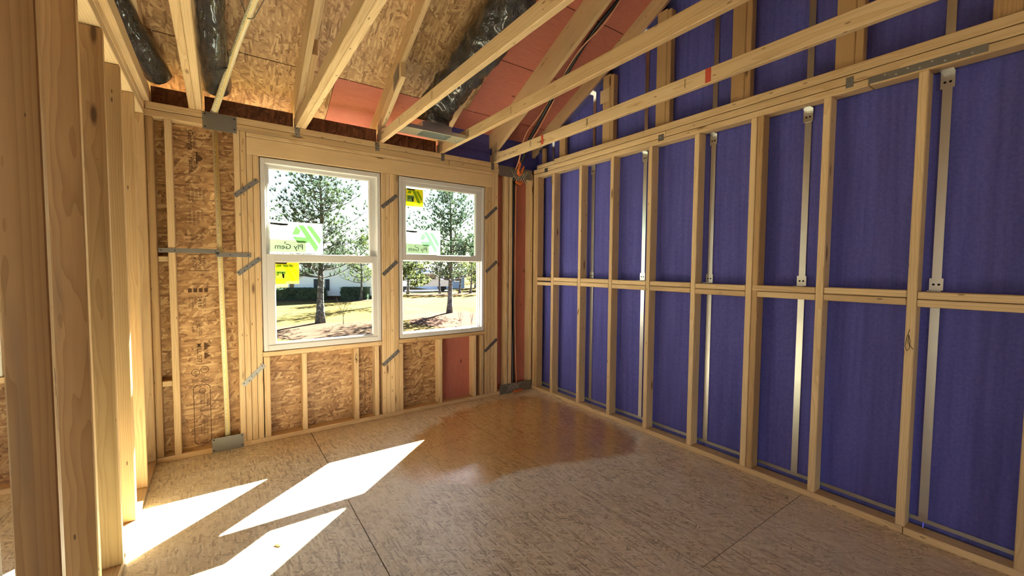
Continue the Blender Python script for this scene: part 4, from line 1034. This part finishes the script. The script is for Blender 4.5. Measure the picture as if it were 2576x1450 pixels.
def needles_mesh(tufts, rnd, ln, wd, k):
    vs, fs = [], []
    for p, d, s in tufts:
        for i in range(k):
            v = (V(d) + V((rnd.gauss(0, .75), rnd.gauss(0, .75), rnd.gauss(0, .65)))).normalized() * ln * s * rnd.uniform(.6, 1.1)
            side = v.cross(V((rnd.gauss(0, 1), rnd.gauss(0, 1), rnd.gauss(0, 1)))).normalized() * wd * s
            o = len(vs); vs += [p - side, p + side, p + v]; fs.append((o, o + 1, o + 2))
    return vs, fs
def pine(label, x, y, h, rt_, crown0, reach, seed, group, levels=15, tuft=(.20, .012, 14), leafmat='needles', lean=0.0, per=5, dome=False):
    rnd = random.Random(seed)
    t = empty('pine_tree', (x, y, G), label, 'tree', group)
    tr = [(x + lean * u + .05 * math.sin(u * 5 + seed), y + .05 * math.cos(u * 4 + seed), G + h * u) for u in [i / 12 for i in range(13)]]
    tube('trunk', t, tr, lambda u: rt_ * (1.25 - .4 * min(u * 8, 1)) * (1 - .83 * u) / .98, 'bark', 12)
    bv, tufts = [], []
    for L in range(levels):
        u = crown0 + (1 - crown0) * (L / levels) ** .95
        z = G + h * u; bx_, by_ = x + lean * u, y
        rch = reach * (1 - .80 * ((u - crown0) / (1 - crown0)) ** 1.2) * rnd.uniform(.8, 1.1)
        if dome: rch = reach * math.sqrt(max(.04, 1 - ((u - crown0) / (1 - crown0)) ** 2.0)) * (.75 + .25 * min(1, (u - crown0) * 5)) * rnd.uniform(.8, 1.1)
        for b in range(per):
            a = rnd.uniform(0, 6.283); l = rch * rnd.uniform(.55, 1.1); rise = rnd.uniform(.10, .55) + .35 * (u - crown0)
            pts = []
            for k in range(6):
                s = k / 5
                pts.append(V((bx_ + math.cos(a) * l * s + rnd.gauss(0, .03), by_ + math.sin(a) * l * s + rnd.gauss(0, .03), z + l * (rise * s * s + .12 * s - .08 * s * (1 - s)))))
            bv.append((pts, .028 * (1 - .6 * u) + .006))
            nt = max(5, int(l * 9))
            for k in range(nt):
                s = .28 + .72 * (k + rnd.random()) / nt; i = min(int(s * 5), 4); p = pts[i].lerp(pts[i + 1], s * 5 - i)
                off = V((rnd.gauss(0, .11), rnd.gauss(0, .11), abs(rnd.gauss(0, .09)))) * (1 + .8 * s) * min(l, 1.2)
                q = p + off; d = (off.normalized() * .6 + V((0, 0, .7)) + (pts[-1] - pts[0]).normalized() * .4)
                tufts.append((q, d, rnd.uniform(.7, 1.15)))
                if rnd.random() < .6: bv.append(([p, p.lerp(q, .6), q], .007))
    parts = []
    for pts, r in bv:
        vs, fs = [], []
        for i, p in enumerate(pts):
            d = (pts[min(i + 1, len(pts) - 1)] - pts[max(i - 1, 0)]).normalized(); a = d.orthogonal().normalized(); b = d.cross(a); rr_ = r * (1 - .7 * i / (len(pts) - 1))
            for k in range(3): vs.append(p + (a * math.cos(2.094 * k) + b * math.sin(2.094 * k)) * rr_)
        for i in range(len(pts) - 1):
            for k in range(3): k2 = (k + 1) % 3; fs.append((i * 3 + k, i * 3 + k2, i * 3 + 3 + k2, i * 3 + 3 + k))
        parts.append((vs, fs))
    vs, fs = join(parts); tag(mesh('branches', t, vs, fs, 'bark', None, (x, y, G)), kind='stuff')
    vs, fs = needles_mesh(tufts, rnd, *tuft); tag(mesh('foliage', t, vs, fs, leafmat, None, (x, y, G)), kind='stuff')
    return t
pine('tall open pine with lichen-spotted trunk, in the middle of the left window', .16, 12.92, 5.75, .155, .30, 2.05, 11, 'pines on the lawn', 17, (.19, .015, 13), per=7, dome=True)
pine('slim pine with spotted trunk, in the right half of the right window', 5.7, 13.4, 5.7, .125, .27, 2.1, 12, 'pines on the lawn', 17, (.19, .015, 13), per=7, dome=True)
pine('pine at the left edge of the left window, only its crown in view', -2.6, 13.5, 6.2, .13, .34, 2.2, 21, 'pines on the lawn', 14)
pine('dark pine farther back, its trunk hidden behind the post between the two windows', 4.95, 19.5, 6.6, .13, .30, 2.2, 31, 'pines on the lawn', 13)
pine('small pale pine beside the white house, seen behind the left window sash', 4.3, 22.9, 4.0, .09, .28, 1.45, 44, 'small trees near the houses', 11, (.2, .016, 12), 'needles_far')
for i, (x, y, h) in enumerate(((11.4, 26.6, 3.4), (12.1, 26.3, 3.0), (12.9, 26.0, 3.1), (13.7, 25.7, 2.9), (14.6, 25.4, 3.2))):
    nm = ('first small leaning tree of the row by the drive, beside the parked truck', 'second small leaning tree of the row by the drive', 'third small leaning tree, middle of the row by the drive', 'fourth small leaning tree of the row by the drive', 'last small leaning tree of the row, nearest the slim pine')[i]
    pine(nm, x, y, h, .10, .42, 1.0, 60 + i, 'row of small trees by the drive', 6, (.24, .03, 9), 'needles_far', .1, 4)
def bare(label, x, y, h, r, seed, mat, cat='tree', nm='bare_tree', grp='bare trees in the distance', depth=4, spread=.5):
    rnd = random.Random(seed); segs = []
    def grow(p, d, l, rad, k):
        q = p + d * l; segs.append((p, q, rad))
        if k == 0: return
        for _ in range(3 if k > 1 else 2):
            nd = (d + V((rnd.gauss(0, spread), rnd.gauss(0, spread), rnd.gauss(.1, .25)))).normalized()
            grow(p.lerp(q, rnd.uniform(.65, 1)), nd, l * rnd.uniform(.6, .82), rad * .62, k - 1)
    grow(V((x, y, G)), V((rnd.gauss(0, .04), rnd.gauss(0, .04), 1)), h * .33, r, depth)
    parts = []
    for p, q, rad in segs:
        d = (q - p).normalized(); a = d.orthogonal().normalized(); b = d.cross(a); vs = []
        for c, rr_ in ((p, rad), (q, rad * .7)):
            for k in range(3): vs.append(c + (a * math.cos(2.094 * k) + b * math.sin(2.094 * k)) * rr_)
        parts.append((vs, [(0, 1, 4, 3), (1, 2, 5, 4), (2, 0, 3, 5)]))
    vs, fs = join(parts); o = mesh(nm, None, vs, fs, mat, None, (x, y, G)); return tag(o, label, cat, grp)
bare('bare grey sapling just right of the spotted trunk', .72, 12.0, 1.5, .016, 5, 'twig', nm='sapling', grp='bare saplings on the lawn', depth=3, spread=.35)
for i, (x, y) in enumerate(((3.55, 8.5), (3.75, 8.7), (3.95, 8.4), (4.15, 8.65))):
    bare(('leftmost', 'second', 'third', 'rightmost')[i] + ' of the thin bare shoots in front of the slim pine', x, y, 1.1 + .1 * (i % 2), .007, 70 + i, 'twig_far', 'sapling', 'sapling', 'bare saplings on the lawn', 2, .25)
rnd = random.Random(77)
ORD = ('first', 'second', 'third', 'fourth', 'fifth', 'sixth', 'seventh', 'eighth', 'ninth', 'tenth', 'eleventh', 'twelfth')
for i in range(12):
    x = 13.0 + i * 1.5 + rnd.uniform(-.3, .3); y = 45 + (i % 3) * 3
    bare(ORD[i] + ' from the left of the bare trees in the distant wood line', x, y, rnd.uniform(6, 7.5), .17, 100 + i, 'twig_far', depth=5, spread=.42)
for i, (x, y, h) in enumerate(((18.9, 34.0, 4.6), (17.5, 30, 3.0), (8.9, 38, 5.2), (9.2, 27.6, 4.3))):
    pine(('evergreen behind the row of small trees', 'low green evergreen right of the slim pine', 'distant pale green evergreen left of the drive', 'pale evergreen at the left edge of the right window')[i], x, y, h, .12, .12, 1.9, 90 + i, 'evergreens by the far houses', 9, (.34, .05, 10), 'needles_far', 0, 5)

def hedge(label, x0, y0, x1, y1, w, h, seed):
    rnd = random.Random(seed); vs, fs = [], []
    d = V((x1 - x0, y1 - y0, 0)); L = d.length; d.normalize(); nn = V((-d.y, d.x, 0))
    core = [V((x0, y0, G)) + d * a + nn * b + V((0, 0, c)) for c in (.0, h - .06) for a, b in ((0.05, -w / 2 + .05), (L - .05, -w / 2 + .05), (L - .05, w / 2 - .05), (.05, w / 2 - .05))]
    t = empty('clipped_hedge', (x0, y0, G), label, 'hedge', 'clipped hedges of the white house')
    mesh('hedge_core', t, core, BF, 'hedge')
    for i in range(int(L * h * 620)):
        p = V((x0, y0, G)) + d * rnd.uniform(0, L) + V((0, 0, rnd.uniform(0, h)))
        p += nn * (w / 2 * rnd.choice((-1, -1, 1))) if rnd.random() < .7 else nn * rnd.uniform(-w / 2, w / 2) + V((0, 0, h - (p.z - G)))
        v = V((rnd.gauss(0, 1), rnd.gauss(0, 1), rnd.gauss(0, 1))).normalized() * .06; s = v.orthogonal().normalized() * .035
        o = len(vs); vs += [p - v, p + s, p + v, p - s]; fs.append((o, o + 1, o + 2, o + 3))
    tag(mesh('foliage', t, vs, fs, 'hedge', None, (x0, y0, G)), kind='stuff')
hedge('long low clipped hedge left of the spotted trunk', .05, 26.0, 2.55, 24.6, .9, .75, 1)
hedge('short low clipped hedge right of the spotted trunk', 3.45, 24.2, 4.95, 23.4, .9, .8, 2)

# white house: gable towards us
hs = empty('house', (2.6, 27, G), 'white sided house with grey roof and dark shutters behind the hedges', 'house')
hd = V((5.6, -2.9, 0)).normalized(); hn = V((-hd.y, hd.x, 0)); ho = V((-1.2, 27.6, G))
def hp(a, b, z): return ho + hd * a + hn * b + V((0, 0, z))
RH = Matrix((hd, hn, V((0, 0, 1)))).transposed()
def hb(name, par, mat, *e): vf = bx(*e); return mesh(name, par, [hp(*v) for v in vf[0]], vf[1], mat, RH)
A0, A1, ZE, ZP, BK = 2.9, 7.7, 1.62, 3.75, 7.0
AM = (A0 + A1) / 2
vs = [hp(A0, 0, 0), hp(A1, 0, 0), hp(A1, BK, 0), hp(A0, BK, 0), hp(A0, 0, ZE), hp(A1, 0, ZE), hp(A1, BK, ZE), hp(A0, BK, ZE), hp(AM, 0, ZP), hp(AM, BK, ZP)]
mesh('wall', hs, vs, [(0, 1, 5, 8, 4), (1, 2, 6, 5), (2, 3, 7, 9, 6), (3, 0, 4, 7)], 'siding', RH)
sl_ = (ZP - ZE) / (AM - A0)
for sgn in (0, 1):
    ae = A0 - .2 if sgn == 0 else A1 + .2; ze = ZE - .2 * sl_
    q = [hp(ae, -.25, ze), hp(AM, -.25, ZP), hp(AM, BK + .2, ZP), hp(ae, BK + .2, ze)]
    mesh('roof', hs, q + [v + V((0, 0, .1)) for v in q], BF, 'shingle')
    q2 = [hp(ae, -.27, ze - .12), hp(AM, -.27, ZP - .12), hp(AM, -.27, ZP + .1), hp(ae, -.27, ze + .1)]
    mesh('rake_board', hs, q2 + [v + hn * .04 for v in q2], BF, 'white')
f = hb('window', hs, 'white', 4.02, 4.42, -.05, 0, .55, 1.3)
for k in (0, 1): hb('pane', f, 'car_glass', 4.06, 4.38, -.06, -.05, .60 + .34 * k, .91 + .34 * k)
for x in (3.74, 4.46): hb('shutter', hs, 'shutter', x, x + .24, -.06, 0, .55, 1.3)
f = hb('window', hs, 'white', 4.3, 5.05, -.05, 0, 1.9, 2.28)
for k in (0, 1, 2): hb('pane', f, 'car_glass', 4.35 + .23 * k, 4.54 + .23 * k, -.06, -.05, 1.95, 2.22)
hb('base_course', hs, 'straw', A0 - .02, A1 + .02, -.04, 0, 0, .2)
# main body behind, running to the left, with its grey roof
hb('wall', hs, 'siding', 1.85, A0, .8, BK, 0, 1.75)
q = [hp(1.6, .5, 1.62), hp(AM, .5, 1.62), hp(AM, 4.2, 3.3), hp(1.6, 4.2, 3.3)]
mesh('roof', hs, q + [v + V((0, 0, .1)) for v in q], BF, 'shingle')
hb('corner_window', hs, 'car_glass', 1.95, 2.2, .76, .8, .5, 1.35)
# pale blue house and truck in the distance, seen in the right window
h2 = empty('house', (15.4, 33.5, G), 'pale blue house far behind the row of small trees', 'house')
mesh('wall', h2, *bx(13.6, 17.4, 33.5, 40, G, G + 1.8), 'blue_wall')
mesh('roof', h2, [(13.3, 33.2, G + 1.78), (17.7, 33.2, G + 1.78), (17.7, 40.3, G + 1.78), (13.3, 40.3, G + 1.78), (13.3, 36.7, G + 3.0), (17.7, 36.7, G + 3.0)], [(0, 1, 5, 4), (3, 4, 5, 2), (0, 4, 3), (1, 2, 5)], 'shingle')
for x in (14.2, 15.4, 16.6): f = mesh('window', h2, *bx(x - .35, x + .35, 33.45, 33.5, G + .7, G + 1.7), 'white'); mesh('pane', f, *bx(x - .28, x + .28, 33.44, 33.45, G + .78, G + 1.62), 'car_glass')
tag(mesh('driveway', None, *bx(9.3, 14.4, 29.4, 33.4, G - .05, G + .012), 'drive'), kind='structure')
tk = empty('pickup_truck', (11.6, 30.8, G), 'silver pickup truck parked on the pale drive, far outside the right window', 'truck')
TR = Matrix.Rotation(-.42, 3, 'Z')
def tp(vf): return [V((11.7, 30.9, G + .012)) + TR @ V(v) for v in vf[0]], vf[1]
prof = [(-2.6, .45), (-2.6, .98), (-.2, 1.0), (.1, 1.62), (1.15, 1.62), (1.65, 1.08), (2.55, 1.0), (2.65, .45)]
vs = [(a, -.85, z) for a, z in prof] + [(a, .85, z) for a, z in prof]; n = len(prof)
mesh('body', tk, *tp((vs, [tuple(range(n)), tuple(range(2 * n - 1, n - 1, -1))] + [(i + n, (i + 1) % n + n, (i + 1) % n, i) for i in range(n)])), 'car_paint', TR)
mesh('side_window', tk, *tp(bx(.1, .62, -.87, -.85, 1.1, 1.5)), 'car_glass', TR); mesh('side_window', tk, *tp(bx(.68, 1.2, -.87, -.85, 1.1, 1.5)), 'car_glass', TR)
for a in (-1.65, 1.75):
    for b in (-.82, .70):
        mesh('wheel', tk, *tp(disc_vf((a, b, .37), (0, 1, 0), .37, .2, 16)), 'tyre', TR)
